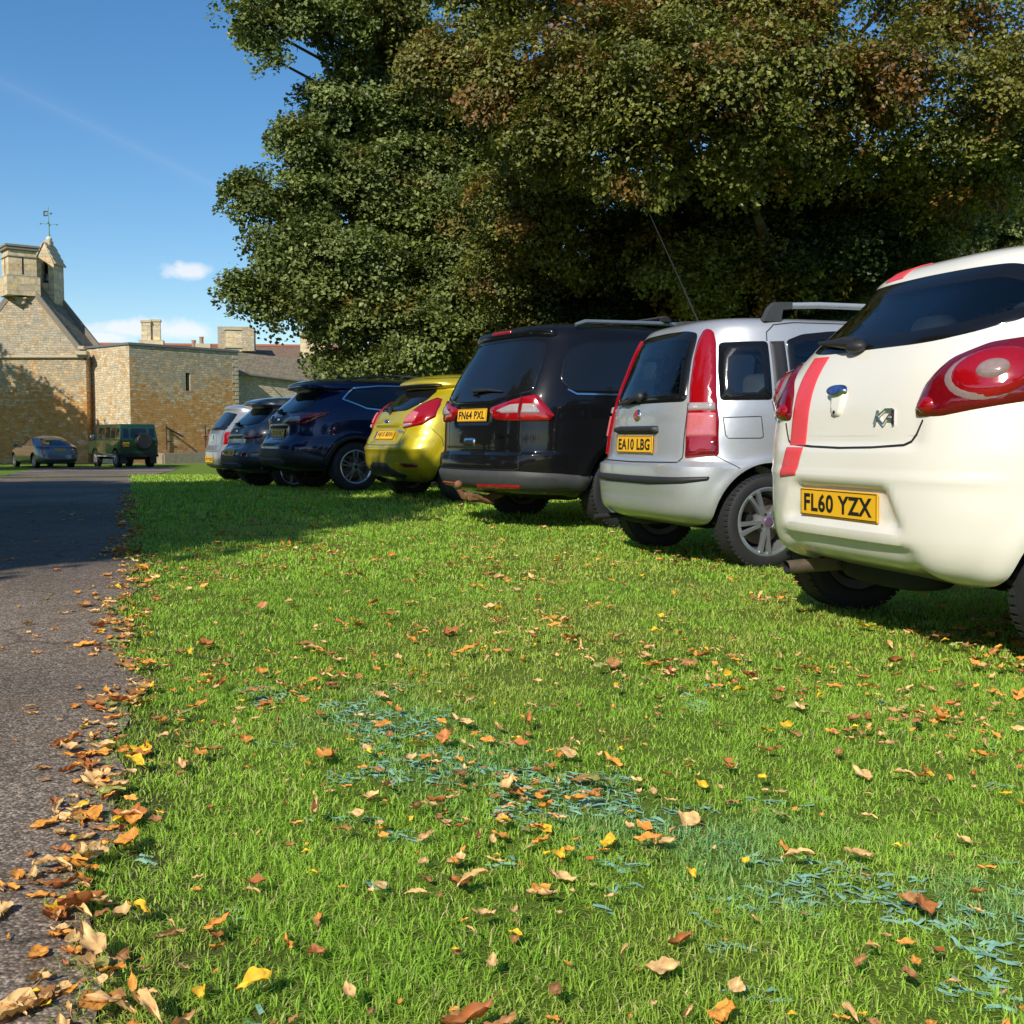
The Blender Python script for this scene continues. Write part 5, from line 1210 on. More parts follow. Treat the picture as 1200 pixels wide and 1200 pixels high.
def build_trees():
    A = [L(365, 285, 42, 22, GREEN), L(372, 335, 40, 22, GREEN), L(430, 140, 55, 23.5, GREEN), L(370, 195, 40, 22.5, GREEN), L(455, 265, 60, 23, GREEN), L(470, 190, 60, 23.5, GREEN), L(560, 150, 70, 25, GREEN), L(440, 370, 50, 22, GREEN), L(400, 78, 34, 23, GREEN, .8), L(455, 75, 44, 24, GREEN), L(285, 28, 40, 22, GREEN, .8), L(335, 12, 45, 22, GREEN, .8), L(300, 66, 20, 22, GREEN, .8), L(395, 20, 50, 22.5, GREEN, .85), L(455, 15, 60, 23, OLIVE, .9), L(380, -60, 90, 24, GREEN), L(500, -80, 110, 26, GREEN),
         L(385, 130, 58, 23, GREEN), L(340, 165, 36, 22, GREEN), L(292, 226, 42, 22, GREEN), L(345, 240, 52, 22, GREEN), L(318, 296, 45, 21.5, GREEN), L(282, 345, 36, 21.5, GREEN), L(335, 350, 46, 21.5, GREEN), L(420, 215, 72, 23, GREEN), L(412, 310, 64, 22, GREEN), L(395, 380, 46, 22, GREEN),
         L(375, 425, 26, 22, GREEN), L(430, 425, 40, 22, GREEN, 1.1), L(480, 400, 56, 22, GREEN), L(500, 130, 85, 24, GREEN), L(510, 250, 85, 23.5, GREEN), L(500, 335, 72, 23, GREEN), L(560, 400, 66, 23, GREEN), L(570, 330, 70, 25, OLIVE), L(620, 400, 60, 26, DARK), L(600, 200, 100, 27, GREEN, .8)]
    A = [((c[0] + .15, c[1], c[2] + .05), r * .9, p, d * 1.2) for c, r, p, d in A]
    tree('sycamore_tree', 'tall green sycamore whose crown leans left over the parked cars', (1.05, 27.0), A, .090, 3, .42, spray=.52, per=150)
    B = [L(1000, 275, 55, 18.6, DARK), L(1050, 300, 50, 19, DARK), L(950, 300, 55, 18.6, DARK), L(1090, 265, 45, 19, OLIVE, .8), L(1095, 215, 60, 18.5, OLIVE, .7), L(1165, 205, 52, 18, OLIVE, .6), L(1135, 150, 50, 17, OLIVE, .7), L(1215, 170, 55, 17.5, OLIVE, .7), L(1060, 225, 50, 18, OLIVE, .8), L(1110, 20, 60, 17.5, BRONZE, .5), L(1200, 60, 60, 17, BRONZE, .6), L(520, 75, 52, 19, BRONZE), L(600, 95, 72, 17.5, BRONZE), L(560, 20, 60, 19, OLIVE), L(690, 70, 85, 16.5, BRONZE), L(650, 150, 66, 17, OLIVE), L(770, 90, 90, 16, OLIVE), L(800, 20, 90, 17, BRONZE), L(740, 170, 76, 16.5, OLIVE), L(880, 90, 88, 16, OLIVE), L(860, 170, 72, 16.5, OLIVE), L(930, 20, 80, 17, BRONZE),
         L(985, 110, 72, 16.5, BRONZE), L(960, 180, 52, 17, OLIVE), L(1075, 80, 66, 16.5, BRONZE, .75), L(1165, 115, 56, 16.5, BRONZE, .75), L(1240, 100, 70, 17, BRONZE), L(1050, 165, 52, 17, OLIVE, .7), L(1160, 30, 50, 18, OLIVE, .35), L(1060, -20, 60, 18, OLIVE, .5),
         L(620, 235, 76, 19.5, OLIVE), L(690, 265, 80, 20, OLIVE, .8), L(780, 265, 86, 20, DARK), L(880, 260, 80, 20, DARK), L(960, 255, 60, 20, DARK, .8), L(600, 310, 70, 21, OLIVE, .8), L(660, 345, 72, 22, DARK), L(750, 345, 72, 21.5, DARK), L(840, 340, 76, 21.5, DARK), L(925, 340, 66, 21.5, DARK), L(1000, 310, 52, 20.5, DARK), L(1070, 300, 46, 20.5, DARK),  # lower lobes: shade under the crown put into the dark leaf palette
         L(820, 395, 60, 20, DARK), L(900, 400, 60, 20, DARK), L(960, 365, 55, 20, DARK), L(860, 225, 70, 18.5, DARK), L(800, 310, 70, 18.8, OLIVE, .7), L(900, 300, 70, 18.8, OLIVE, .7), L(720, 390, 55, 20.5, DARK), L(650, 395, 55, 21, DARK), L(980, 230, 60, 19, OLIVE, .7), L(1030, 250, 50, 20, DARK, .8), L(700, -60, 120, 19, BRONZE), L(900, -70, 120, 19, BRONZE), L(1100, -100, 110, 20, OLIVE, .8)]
    tree('beech_tree', 'spreading beech with bronze autumn leaves above and foliage coloured dark as shade below', (4.9, 21.5), B, .074, 5, .48, spray=.46, per=135)
    C = [L(1120, 260, 70, 25, GREEN, .9), L(1190, 235, 60, 25, GREEN, .8), L(1230, 320, 80, 25, GREEN), L(1110, 335, 60, 26, GREEN), L(1170, 330, 60, 25, GREEN), L(1300, 220, 100, 26, GREEN)]
    tree('background_tree', 'lighter green tree showing behind the beech at the right', (12.2, 26.5), C, .10, 8, .28, spray=.55, per=110)
    for i, (cx, Y, lab) in enumerate(((560, 33, 'dark evergreen behind the yellow and black cars'), (760, 32, 'dark evergreen behind the black people carrier'), (960, 31, 'dark evergreen behind the silver compact car'), (1160, 31, 'dark evergreen furthest right behind the white hatchback'))):
        X = (cx - 600) / FPX * Y
        lb = [((X + dx, Y + dy, z), r, DARK, 1.0) for dx, dy, z, r in ((0, 0, 1.6, 2.0), (-1.6, .4, 2.2, 1.9), (1.6, .3, 2.0, 1.9), (-.8, .5, 4.2, 1.8), (1.0, .6, 4.4, 1.8), (0.1, .6, 6.2, 1.5), (-2.2, .6, .9, 1.4), (2.3, .6, .9, 1.4))]
        tree('yew_tree', lab, (X, Y + .5), lb, .22, 20 + i, .3, 'dark evergreens behind the parked cars', per=34, spray=.7)
    # trees out of view: the lime and the ashes shade the road, the lawn and the chapel wall
    def sh(p, a, z, r): 
        q = Vector((-SUNH.y, SUNH.x)) * p - SUNH * (a - z / math.tan(SUN_EL)); return ((q.x, q.y, z), r, GREEN, 1.7)
    D = [sh(*q) for q in ((-7.2, 3.6, 7, 1.9), (-7.2, 6.0, 7.5, 2.0), (-7.1, 8.4, 8, 1.9), (-6.6, 10.2, 7.6, 1.0), (-8.6, 4.6, 8.6, 1.9), (-8.8, 8.0, 6.2, 2.0), (-9.2, 10.4, 6.4, 1.5), (-11.6, 10.8, 6.2, 2.0), (-11.5, 4.2, 6.2, 2.0), (-14.2, 8, 6.2, 2.2), (-16.6, 11.8, 6, 1.8), (-8.9, 11.6, 7, 1.3), (-10.2, 6, 7, 2.5), (-10.0, 9.6, 8, 2.3), (-10.5, 13, 7.5, 2.2), (-8.6, 13.8, 6.5, 1.2), (-12.5, 7.5, 8, 2.6), (-13, 12, 8, 2.4), (-13, 14.5, 7, 1.6), (-15, 6, 7.5, 2.6), (-15.3, 10, 8, 2.5), (-15.8, 13, 7, 1.9), (-18, 8, 7.5, 2.6), (-18, 11.5, 8, 2.4), (-13.6, 3.2, 7.2, 2.3), (-20.5, 9.5, 8, 2.6), (-10.5, 2.6, 6.5, 1.8))]
    tree('lime_tree', 'broad tree on the far side of the road that shades the lawn', (-13.2, 3.0), D, .17, 31, .4, per=40, spray=.6)
    E = [((-26.8, 50.5, 7.2), 2.0, GREEN, .75), ((-30, 49.5, 9.6), 2.8, GREEN, .75), ((-33, 49, 11), 2.8, GREEN, .75), ((-29.8, 52, 6.8), 2.4, GREEN, .75), ((-33, 52.5, 8), 2.8, GREEN, .75), ((-31.5, 47, 11.8), 2.2, GREEN, .75), ((-34, 49, 13.2), 2.2, GREEN, .7), ((-27.6, 48.2, 9.2), 1.7, GREEN, .75), ((-27.5, 53, 5.4), 1.6, GREEN, .75)]
    E2 = [((-25.6, 42.5, 6.6), 1.9, GREEN, .9), ((-24.0, 36.3, 11.2), 2.0, GREEN, .9), ((-26.5, 39, 9), 2.4, GREEN, .9), ((-27.5, 42, 8), 2.2, GREEN, .9), ((-25.6, 37.5, 10.2), 1.9, GREEN, .9), ((-28.5, 38, 7), 2.4, GREEN, .9)]
    tree('ash_tree', 'smaller ash between the road and the chapel that shades the parked cars by the tower', (-28, 39), E2, .22, 38, .3, per=30, spray=.7)
    tree('ash_tree', 'tree left of the drive that throws dappled shade on the chapel wall', (-33, 44), E, .24, 37, .4, per=30, spray=.7)
    G = [((-19, 17, 4), 3.0, DARK, .5), ((-21, 20, 6), 3.2, DARK, .5), ((-18.5, 22, 5.2), 2.6, DARK, .5), ((-20, 14, 5), 2.6, DARK, .5), ((-20, 18, 8.4), 2.4, DARK, .5)]
    tree('holly_tree', 'dark bushy tree standing left of the road', (-20, 18), G, .24, 41, .3, per=30, spray=.8)
    for i, (x, y, r, h, nm, lab) in enumerate(((-27, 3, 5, 5.5, 'unseen_oak', 'unseen oak added left of the road, nearest the camera'), (-29, 14, 5.5, 6.5, 'unseen_oak', 'taller unseen oak added left of the road'), (-31, 25, 5, 6, 'unseen_oak', 'farthest unseen oak added left of the road'), (15, -7, 5, 5.5, 'unseen_oak', 'unseen oak added at the right, behind the camera'), (24, -1, 5.5, 6, 'unseen_oak', 'unseen oak added right of the parked cars'), (5, -16, 5, 6, 'unseen_oak', 'unseen oak added behind the camera'))):  # unseen oaks, added to darken the reflections in the car paint
        lb = [((x + dx * r, y + dy * r, h + dz * r), r * .55, DARK, .55) for dx, dy, dz in ((0, 0, .5), (-.55, 0, 0), (.55, 0, 0), (0, .55, -.1), (0, -.55, -.1), (.3, .3, -.55), (-.3, -.3, -.55), (.35, -.35, -.6), (-.35, .35, -.55))]
        tree(nm, lab, (x, y), lb, .34, 60 + i, .4, per=24, spray=1.1)
    root = empty('hedge', (-9.5, 0, 0)); tag(root, 'long unseen dark hedge added left of the road for reflections', 'hedge')  # out of view, added so the black car reflects something dark
    lb = []
    for k in range(13):
        t = -9 + k * 2.1; p = RR * (ROAD_EDGE - ROAD_W - 4.2) + RD * t; lb.append(((p.x, p.y, .8), 1.45, DARK, .6))
    crown(root, lb, .20, 51, per=30, spray=.7)

# ------------------------------------------------------------------ chapel, tower and the roofs behind
def wall_mesh(name, pts, z0s, z1s, mat, parent, u0=0.0, holes=()):
    """upright wall along a plan polyline; UV in metres"""
    V = []; F = []; UV = []; u = u0
    for i in range(len(pts) - 1):
        a, b = Vector(pts[i]), Vector(pts[i + 1]); Ls = (b - a).length; k = len(V)
        V += [(a.x, a.y, z0s[i]), (b.x, b.y, z0s[i+1]), (b.x, b.y, z1s[i+1]), (a.x, a.y, z1s[i])]; F.append([k, k + 1, k + 2, k + 3])
        UV += [(u, z0s[i]), (u + Ls, z0s[i+1]), (u + Ls, z1s[i+1]), (u, z1s[i])]; u += Ls
    o = mesh_np(name, V, F, mat, parent, smooth=False, uv=UV); return o
def uv_poly(name, polys, mat, parent):
    """flat polygons with metric UVs laid in their own planes"""
    V = []; F = []; UV = []
    for P in polys:
        P = [Vector(p) for p in P]; n = (P[1] - P[0]).cross(P[2] - P[0]).normalized(); up = Vector((0, 0, 1)); e2 = (up - n * up.dot(n)); e2 = e2.normalized() if e2.length > .05 else Vector((0, 1, 0)); e1 = e2.cross(n); k = len(V)
        V += [tuple(p) for p in P]; F.append(list(range(k, k + len(P)))); UV += [(p.dot(e1), p.dot(e2)) for p in P]
    return mesh_np(name, V, F, mat, parent, smooth=False, uv=UV)
def rbox(c, d, rot):
    """corner list of a box turned about z: returns 6 faces"""
    R = Matrix.Rotation(rot, 3, 'Z'); c = Vector(c); q = [c + R @ Vector((sx * d[0] / 2, sy * d[1] / 2, sz * d[2] / 2)) for sz in (-1, 1) for sx, sy in ((-1, -1), (1, -1), (1, 1), (-1, 1))]
    return [[q[0], q[1], q[5], q[4]], [q[1], q[2], q[6], q[5]], [q[2], q[3], q[7], q[6]], [q[3], q[0], q[4], q[7]], [q[4], q[5], q[6], q[7]], [q[3], q[2], q[1], q[0]]]

def build_chapel():
    S1 = stone_mat('ironstone_rubble', .55, hsplit=4.4); S2 = stone_mat('grey_rubble', .20, rust=(.50, .33, .15), pale=(.58, .48, .33), grey=(.44, .39, .30)); S3 = stone_mat('sunlit_rubble', .30, pale=(.76, .63, .42), rust=(.62, .36, .14), grey=(.60, .51, .36)); ASH = stone_mat('dressed_stone', .30, .36, .8, pale=(.78, .62, .38), rust=(.68, .50, .27), grey=(.60, .50, .33), joint=(.44, .36, .24))
    TILE = roof_mat('stone_slates'); RED = roof_mat('red_tiles', (.19, .10, .06), (.26, .155, .095), (.19, .15, .10)); LEAD = simple('lead_flashing', (.16, .16, .165), .6)
    DK = simple('dark_opening', (.008, .008, .009), .9); IRON = simple('black_iron', (.02, .02, .022), .6); COP = simple('green_copper', (.16, .36, .30), .6, var=.3); BRZ = simple('bell_bronze', (.28, .30, .27), .4, metal=.6)
    # --- chapel: gabled front wall facing the camera
    Y = 60.0; ch = empty('chapel', (-26, Y, -.65)); tag(ch, 'old stone chapel with steep gable, big chimney and bell turret at the left', 'chapel'); o = Vector(ch.location)
    def P(px, py, yy=Y): v = px_at(px, py, yy); return v - o
    g = -.05
    base = P(0, 512).z * 0
    el = P(-42, 419); er = P(95, 419); ap = P(26.5, 325); D = 2.9
    gl = Vector((el.x, 0, g)); gr = Vector((er.x + .25, 0, g)); far = Vector((-14, 0, g))
    uv_poly('wall', [[gl + Vector((-9, 0, 0)), gr, Vector((gr.x, 0, el.z)), Vector((gl.x - 9, 0, el.z))], [Vector((gr.x, 0, g)), Vector((gr.x, D, g)), Vector((gr.x, D, er.z)), Vector((gr.x, 0, er.z))]], S1, ch)
    uv_poly('gable', [[Vector((el.x, .03, el.z + .12)), Vector((er.x, .03, er.z + .12)), Vector((ap.x, .03, ap.z))]], S2, ch)
    st = MB(); st.box(((gl.x + gr.x) / 2 - 4.5, -.05, el.z + .05), (gr.x - gl.x + 9.4, .22, .16), .03); st.box((er.x + .12, -.1, er.z + .22), (.62, .5, .22), .03); st.box((er.x + .1, -.08, er.z + .5), (.36, .4, .2), .03); st.build('string_course', ASH if False else simple('pale_stone', (.50, .42, .29), .9, var=.2), ch)
    ov = 0.0
    rf = uv_poly('roof', [[Vector((er.x + .28, -ov, er.z - .05)), Vector((er.x + .28, D, er.z - .05)), Vector((ap.x, D, ap.z + .12)), Vector((ap.x, -ov, ap.z + .12))], [Vector((el.x - .28, D, el.z - .05)), Vector((el.x - .28, -ov, el.z - .05)), Vector((ap.x, -ov, ap.z + .12)), Vector((ap.x, D, ap.z + .12))]], TILE, ch)
    PS = simple('pale_stone', (.4, .34, .25))
    for yy in (0.0, D):
        h = .10 if yy == 0 else .26; a = ap + Vector((0, yy, 0)); b = er + Vector((.3, yy, 0)); c = el + Vector((-.3, yy, 0)); lo_ = Vector((0, 0, -.26)); hi_ = Vector((0, 0, h * 1.6)); cp = MB()
        cp.prism([b + lo_, a + lo_, c + lo_, c + hi_, a + hi_, b + hi_], (0, .24, 0)); cp.build('gable_coping', simple('dark_coping', (.22, .19, .145), .9, var=.3), ch)
    rt = MB(); rt.tube([Vector((ap.x, -.1, ap.z + .13)), Vector((ap.x, D, ap.z + .13))], .11, 8); rt.build('ridge_tiles', simple('ridge_red', (.35, .12, .06), .85, var=.3), rf)
    # chimney, turned against the gable
    cc = P(17.5, 310, Y - .2); rot = math.radians(38); k = Y / FPX
    cm = []; cm += rbox((cc.x, .3, P(0, 336).z), (1.68, 1.68, 1.0), rot); cm += rbox((cc.x, .3, P(0, 309).z), (1.42, 1.42, 1.6), rot)
    cmo = uv_poly('chimney', cm, ASH, rf)
    cb = MB(); R4 = Matrix.Rotation(rot, 4, 'Z')
    for (z, w, h) in ((P(0, 325).z, 1.62, .10), (P(0, 302).z, 1.50, .08), (P(0, 292.5).z, 1.64, .16), (P(0, 289.5).z, 1.74, .13)): cb.box((cc.x, .3, z), (w, w, h), .02, rot=R4)
    cb.build('chimney_cap', simple('weathered_cap', (.24, .21, .16), .9, var=.3), cmo)
    sl = MB()
    for s in (0, math.pi / 2, -math.pi / 2): 
        q = Matrix.Rotation(rot + s, 3, 'Z') @ Vector((0, -.712, 0)); sl.box((cc.x + q.x, .3 + q.y, P(0, 312).z), (.07, .03, .92), 0, rot=Matrix.Rotation(rot + s, 4, 'Z'))
    sl.build('chimney_slot', DK, cmo)
    kb = MB(); kb.box((P(26, 353).x, -.08, P(0, 353).z), (.42, .3, .34), .03); kb.box((P(27, 350).x, -.12, P(0, 350).z), (.62, .4, .07), .01); kb.build('corbel', PS, ch)
    # bell turret astride the ridge
    ty = 1.75; T0 = Y + ty; tb = px_at(52.5, 330, T0) - o; w = 1.02; dp = 1.35; zb = (px_at(0, 352, T0) - o).z - 1.2; zt = (px_at(0, 308, T0) - o).z; za = (px_at(0, 284.5, T0) - o).z; x0, x1 = tb.x - w / 2, tb.x + w / 2; rr = .20; zs = (px_at(0, 313, T0) - o).z; zo = (px_at(0, 331, T0) - o).z
    arch = [(tb.x + rr * math.cos(math.pi * i / 10), zs + rr * 1.5 * math.sin(math.pi * i / 10)) for i in range(11)]
    left = [Vector((x0, ty, zb)), Vector((tb.x - rr, ty, zb)), Vector((tb.x - rr, ty, zs))] + [Vector((a, ty, z)) for a, z in arch[::-1][1:6]] + [Vector((tb.x, ty, za)), Vector((x0, ty, zt))]
    right = [Vector((tb.x + rr, ty, zb)), Vector((x1, ty, zb)), Vector((x1, ty, zt)), Vector((tb.x, ty, za))] + [Vector((a, ty, z)) for a, z in arch[:6][::-1]]
    sill = [Vector((tb.x - rr, ty + .02, zb)), Vector((tb.x + rr, ty + .02, zb)), Vector((tb.x + rr, ty + .02, zo)), Vector((tb.x - rr, ty + .02, zo))]
    side = [[Vector((x1, ty, zb)), Vector((x1, ty + dp, zb)), Vector((x1, ty + dp, zt)), Vector((x1, ty, zt))], [Vector((x0, ty + dp, zb)), Vector((x0, ty, zb)), Vector((x0, ty, zt)), Vector((x0, ty + dp, zt))], [Vector((x1, ty + dp, zb)), Vector((x0, ty + dp, zb)), Vector((x0, ty + dp, zt)), Vector((tb.x, ty + dp, za)), Vector((x1, ty + dp, zt))]]
    rev = [[Vector((a[0], ty, a[1])), Vector((b_[0], ty, b_[1])), Vector((b_[0], ty + .5, b_[1])), Vector((a[0], ty + .5, a[1]))] for a, b_ in zip([(tb.x + rr, zo)] + arch, arch + [(tb.x - rr, zo)])]
    bt = uv_poly('bell_turret', [left, right, sill] + side + rev, ASH, ch)
    inn = uv_poly('turret_recess', [[Vector((tb.x - .3, ty + .55, zo)), Vector((tb.x + .3, ty + .55, zo)), Vector((tb.x + .3, ty + .55, zs + .4)), Vector((tb.x - .3, ty + .55, zs + .4))], [Vector((tb.x - .3, ty + .01, zo)), Vector((tb.x + .3, ty + .01, zo)), Vector((tb.x + .3, ty + .6, zo)), Vector((tb.x - .3, ty + .6, zo))]], DK, bt)
    cap = MB()
    for i in range(4):
        a0, a1 = i / 4, (i + 1) / 4
        for s in (-1, 1):
            pa = Vector((tb.x + s * (w / 2 + .10) * (1 - a0), 0, zt - .08 + (za - zt + .12) * a0)); pb = Vector((tb.x + s * (w / 2 + .10) * (1 - a1), 0, zt - .08 + (za - zt + .12) * a1)); th = Vector((s * .05, 0, .07))
            cap.prism([pa + Vector((0, ty - .07, 0)), pb + Vector((0, ty - .07, 0)), pb + th * .35 + Vector((0, ty - .07, 0)), pa + th + Vector((0, ty - .07, 0))], (0, dp + .14, 0))
    cap.box((tb.x, ty + dp / 2, za + .08), (.34, .5, .30), .03); cap.build('turret_roof', PS, bt)
    be = MB(); be.lathe([(.02, .34), (.07, .33), (.10, .22), (.12, .10), (.17, 0), (.15, 0)], 16, 'Z', c=(tb.x + .03, ty + .32, zo + .12)); be.tube([(tb.x - .22, ty + .32, zo + .5), (tb.x + .22, ty + .32, zo + .5)], .03, 6); be.build('bell', BRZ, bt)
    wv = MB(); vz = za + .2; vc = Vector((tb.x + .02, ty + dp / 2, 0)); 
    wv.ell(vc + Vector((0, 0, vz + .12)), (.17, .17, .15), 10); fo = wv.build('finial_ball', simple('cream_stone', (.62, .60, .48), .8), bt)
    wv = MB(); wv.tube([vc + Vector((0, 0, vz + .2)), vc + Vector((0, 0, vz + .5)), vc + Vector((0, 0, vz + 1.9))], [.09, .05, .018], 8)
    for a in (0, math.pi / 2): 
        d = Vector((math.cos(a + .3), math.sin(a + .3), 0)) * .42; wv.tube([vc + Vector((0, 0, vz + .95)) - d, vc + Vector((0, 0, vz + .95)) + d], .018, 6)
        for s in (-1, 1): wv.ell(vc + Vector((0, 0, vz + .95)) + d * s, (.06, .06, .05), 6)
    v = wv.build('weather_vane', COP, bt)
    fl = MB(); fx = vc + Vector((-.12, 0, vz + 1.52)); fl.box(fx + Vector((-.02, 0, .11)), (.26, .02, .07)); fl.box(fx + Vector((-.02, 0, -.11)), (.26, .02, .07)); fl.box(fx + Vector((-.115, 0, 0)), (.07, .02, .15)); fl.box(fx + Vector((.09, 0, 0)), (.05, .02, .15)); fl.prism([fx + Vector((.22, 0, .07)), fx + Vector((.22, 0, -.07)), fx + Vector((.36, 0, 0))], (0, .02, 0)); fl.build('vane_flag', IRON, v)
    # --- tower, one corner towards the camera
    Y = 58.3; c0 = px_at(151, 404, Y); tw = empty('stone_tower', (c0.x, Y, -.65)); tag(tw, 'squat flat topped ironstone tower with a slit window beside the chapel', 'tower'); o2 = Vector(tw.location)
    th = math.radians(38); dr = Vector((math.cos(th + .2), math.sin(th + .2), 0)); dr = Vector((.643, .766, 0)); dl = Vector((-.766, .643, 0)); Lr, Ll = 6.85, 6.4; top = c0.z + .65
    q0 = Vector((0, 0, 0)); q1 = dr * Lr; q2 = dr * Lr + dl * Ll * 1.0; q3 = dl * Ll; H = Vector((0, 0, top))
    # slit window cut in the right face
    u = .515 * Lr; z0 = (px_at(0, 458, Y + u * .766) - o2).z; z1 = (px_at(0, 437, Y + u * .766) - o2).z; hw = .14
    def fr(a, z): return dr * a + Vector((0, 0, z))
    face = [[fr(0, -.3), fr(u - hw, -.3), fr(u - hw, top), fr(0, top)], [fr(u + hw, -.3), fr(Lr, -.3), fr(Lr, top), fr(u + hw, top)], [fr(u - hw, -.3), fr(u + hw, -.3), fr(u + hw, z0), fr(u - hw, z0)], [fr(u - hw, z1), fr(u + hw, z1), fr(u + hw, top), fr(u - hw, top)]]
    uv_poly('wall', face + [[q1 + Vector((0, 0, -.3)), q2 + Vector((0, 0, -.3)), q2 + H, q1 + H], [q2 + Vector((0, 0, -.3)), q3 + Vector((0, 0, -.3)), q3 + H, q2 + H]], S1, tw)
    uv_poly('wall', [[q3 + Vector((0, 0, -.3)), q0 + Vector((0, 0, -.3)), q0 + H, q3 + H]], S3, tw)  # left face: sunlight put into the colour as a paler stone
    nb = Vector((-.766, .643, 0)) * .35
    wn = uv_poly('slit_window', [[fr(u - hw, z0) , fr(u - hw, z0) + nb, fr(u - hw, z1) + nb, fr(u - hw, z1)][::-1], [fr(u + hw, z0), fr(u + hw, z0) + nb, fr(u + hw, z1) + nb, fr(u + hw, z1)]], PS, tw)
    uv_poly('window_opening', [[fr(u - hw, z0) + nb * .9, fr(u + hw, z0) + nb * .9, fr(u + hw, z1) + nb * .9, fr(u - hw, z1) + nb * .9]], DK, wn)
    ct = MB(); e = .14; ce = (q0 + q1 + q2 + q3) / 4
    Rt = Matrix.Rotation(math.atan2(dr.y, dr.x), 4, 'Z'); ct.box(ce + H + Vector((0, 0, .06)), (Lr + e, Ll + e, .14), .02, rot=Rt); ct.build('parapet_coping', LEAD, tw)
    qn = MB()
    for i in range(26):
        z = .15 + i * (top - .3) / 26; a = .42 if i % 2 else .24
        qn.box(dr * (Lr - a / 2 + .012) + Vector((0, 0, z + .10)) + Vector((.012, -.012, 0)), (a, .03, .185), .01, rot=Rt)
    qn.build('quoins', PS, tw)
    pl = MB(); m = dr * (Lr * .62) + Vector((.643, -.766, 0)) * .35; pl.box(m + Vector((.22, -.2, .2)), (Lr * .85, .7, .75), .08, rot=Rt); pl.build('plinth', S2 if False else simple('plinth_rubble', (.30, .25, .17), .95, var=.5, vscale=5), tw)
    ir = MB(); nf = Vector((.766, -.643, 0)) * .10
    for a, zz in ((.30, 1), (.66, 0)):
        b0 = dr * (Lr * a) + nf; ir.tube([b0 + Vector((0, 0, .75)), b0 + Vector((0, 0, 2.1))], .035, 6)
        if zz: ir.tube([b0 + Vector((0, 0, 1.95)), b0 + dr * .9 + nf * 2 + Vector((0, 0, 1.45))], .05, 6); ir.tube([b0 + Vector((0, 0, 1.2)), b0 + dr * .3 + Vector((0, 0, 1.2))], .03, 6)
        else: ir.tube([b0 + Vector((-.1, 0, 1.45)), b0 + Vector((.2, .2, 1.45))], .03, 6)
    ir.build('iron_bracket', IRON, tw)
    # --- long low range behind the tower, to the right
    rg = empty('stone_range', (-15, 66, -.65)); tag(rg, 'long low stone range with slate roof right of the tower, partly behind the tree', 'building'); o3 = Vector(rg.location)
    def Q(px, py, yy): return px_at(px, py, yy) - o3
    a = Q(262, 432, 65.0); b = Q(420, 452, 70.5); ra = Q(262, 411, 68.2); rb = Q(420, 428, 73.8)
    uv_poly('wall', [[Vector((a.x, a.y, -.3)), Vector((b.x, b.y, -.3)), b, a]], S2, rg)
    d = (a - ra).normalized() * .3
    rf = uv_poly('roof', [[a + d, b + d, rb, ra]], TILE, rg); gt = MB(); gt.tube([a + d * 1.1 + Vector((0, 0, -.06)), b + d * 1.1 + Vector((0, 0, -.06))], .06, 6); gt.build('gutter', LEAD, rg)
    # --- red tiled house roofs beyond
    hs = empty('manor_house', (-20, 84, -.65)); tag(hs, 'distant manor roofs of red tile with pale stone chimneys above the tower', 'house'); o4 = Vector(hs.location)
    def W(px, py, yy): return px_at(px, py, yy) - o4
    wa = W(90, 420, 80); wb = W(420, 428, 86); ta = W(90, 404, 84); tb2 = W(420, 407, 90)
    uv_poly('wall', [[Vector((wa.x, wa.y, 0)), Vector((wb.x, wb.y, 0)), wb, wa]], S2, hs)
    rf = uv_poly('roof', [[wa, wb, tb2, ta]], RED, hs); rd = MB(); rd.tube([ta + Vector((0, 0, .02)), tb2 + Vector((0, 0, .02))], .16, 8); rd.build('ridge_tiles', simple('ridge_red', (.35, .12, .06)), rf)
    def stack(px0, px1, py0, py1, yy, rot, pots=0, cap=True, name='chimney', mat=ASH):
        w = (px1 - px0) / FPX * yy; zc0 = W(0, py1, yy).z; zc1 = W(0, py0, yy).z; c = W((px0 + px1) / 2, 0, yy); wd = w / (abs(math.cos(rot)) + abs(math.sin(rot)) * .6)
        so = uv_poly(name, rbox((c.x, c.y, (zc0 + zc1) / 2), (wd, wd * .6, zc1 - zc0), rot), mat, rf); Rz = Matrix.Rotation(rot, 4, 'Z')
        if cap:
            k = MB(); k.box((c.x, c.y, zc1), (wd * 1.16, wd * .6 + wd * .16, .18), .02, rot=Rz); k.box((c.x, c.y, zc0 + (zc1 - zc0) * .18), (wd * 1.18, wd * .6 + wd * .18, .14), .02, rot=Rz); k.build('chimney_cap', PS, so)
        return so, c, zc1
    stack(157, 168.5, 377, 410, 78, .2); stack(168, 180, 376, 410, 78.3, .2); stack(154, 184, 399, 410, 78, .2, cap=False, name='chimney_base')
    stack(257, 277, 386, 412, 80, .3); stack(249, 293, 384, 412, 84, .15, cap=False, name='stone_stack', mat=S2); stack(346, 377, 393, 426, 80, .2)
    for px, py in ((227, 399), (236, 395)):
        p = W(px, py, 83); mb = MB(); mb.lathe([(.16, -.9), (.15, -.1), (.19, 0), (.14, .02)], 12, 'Z', c=(p.x, p.y, p.z)); mb.build('chimney_pot', simple('clay_pot', (.42, .24, .14), .85), rf)
    stack(222, 240, 403, 410, 83, .1, cap=False, name='chimney_base', mat=PS)

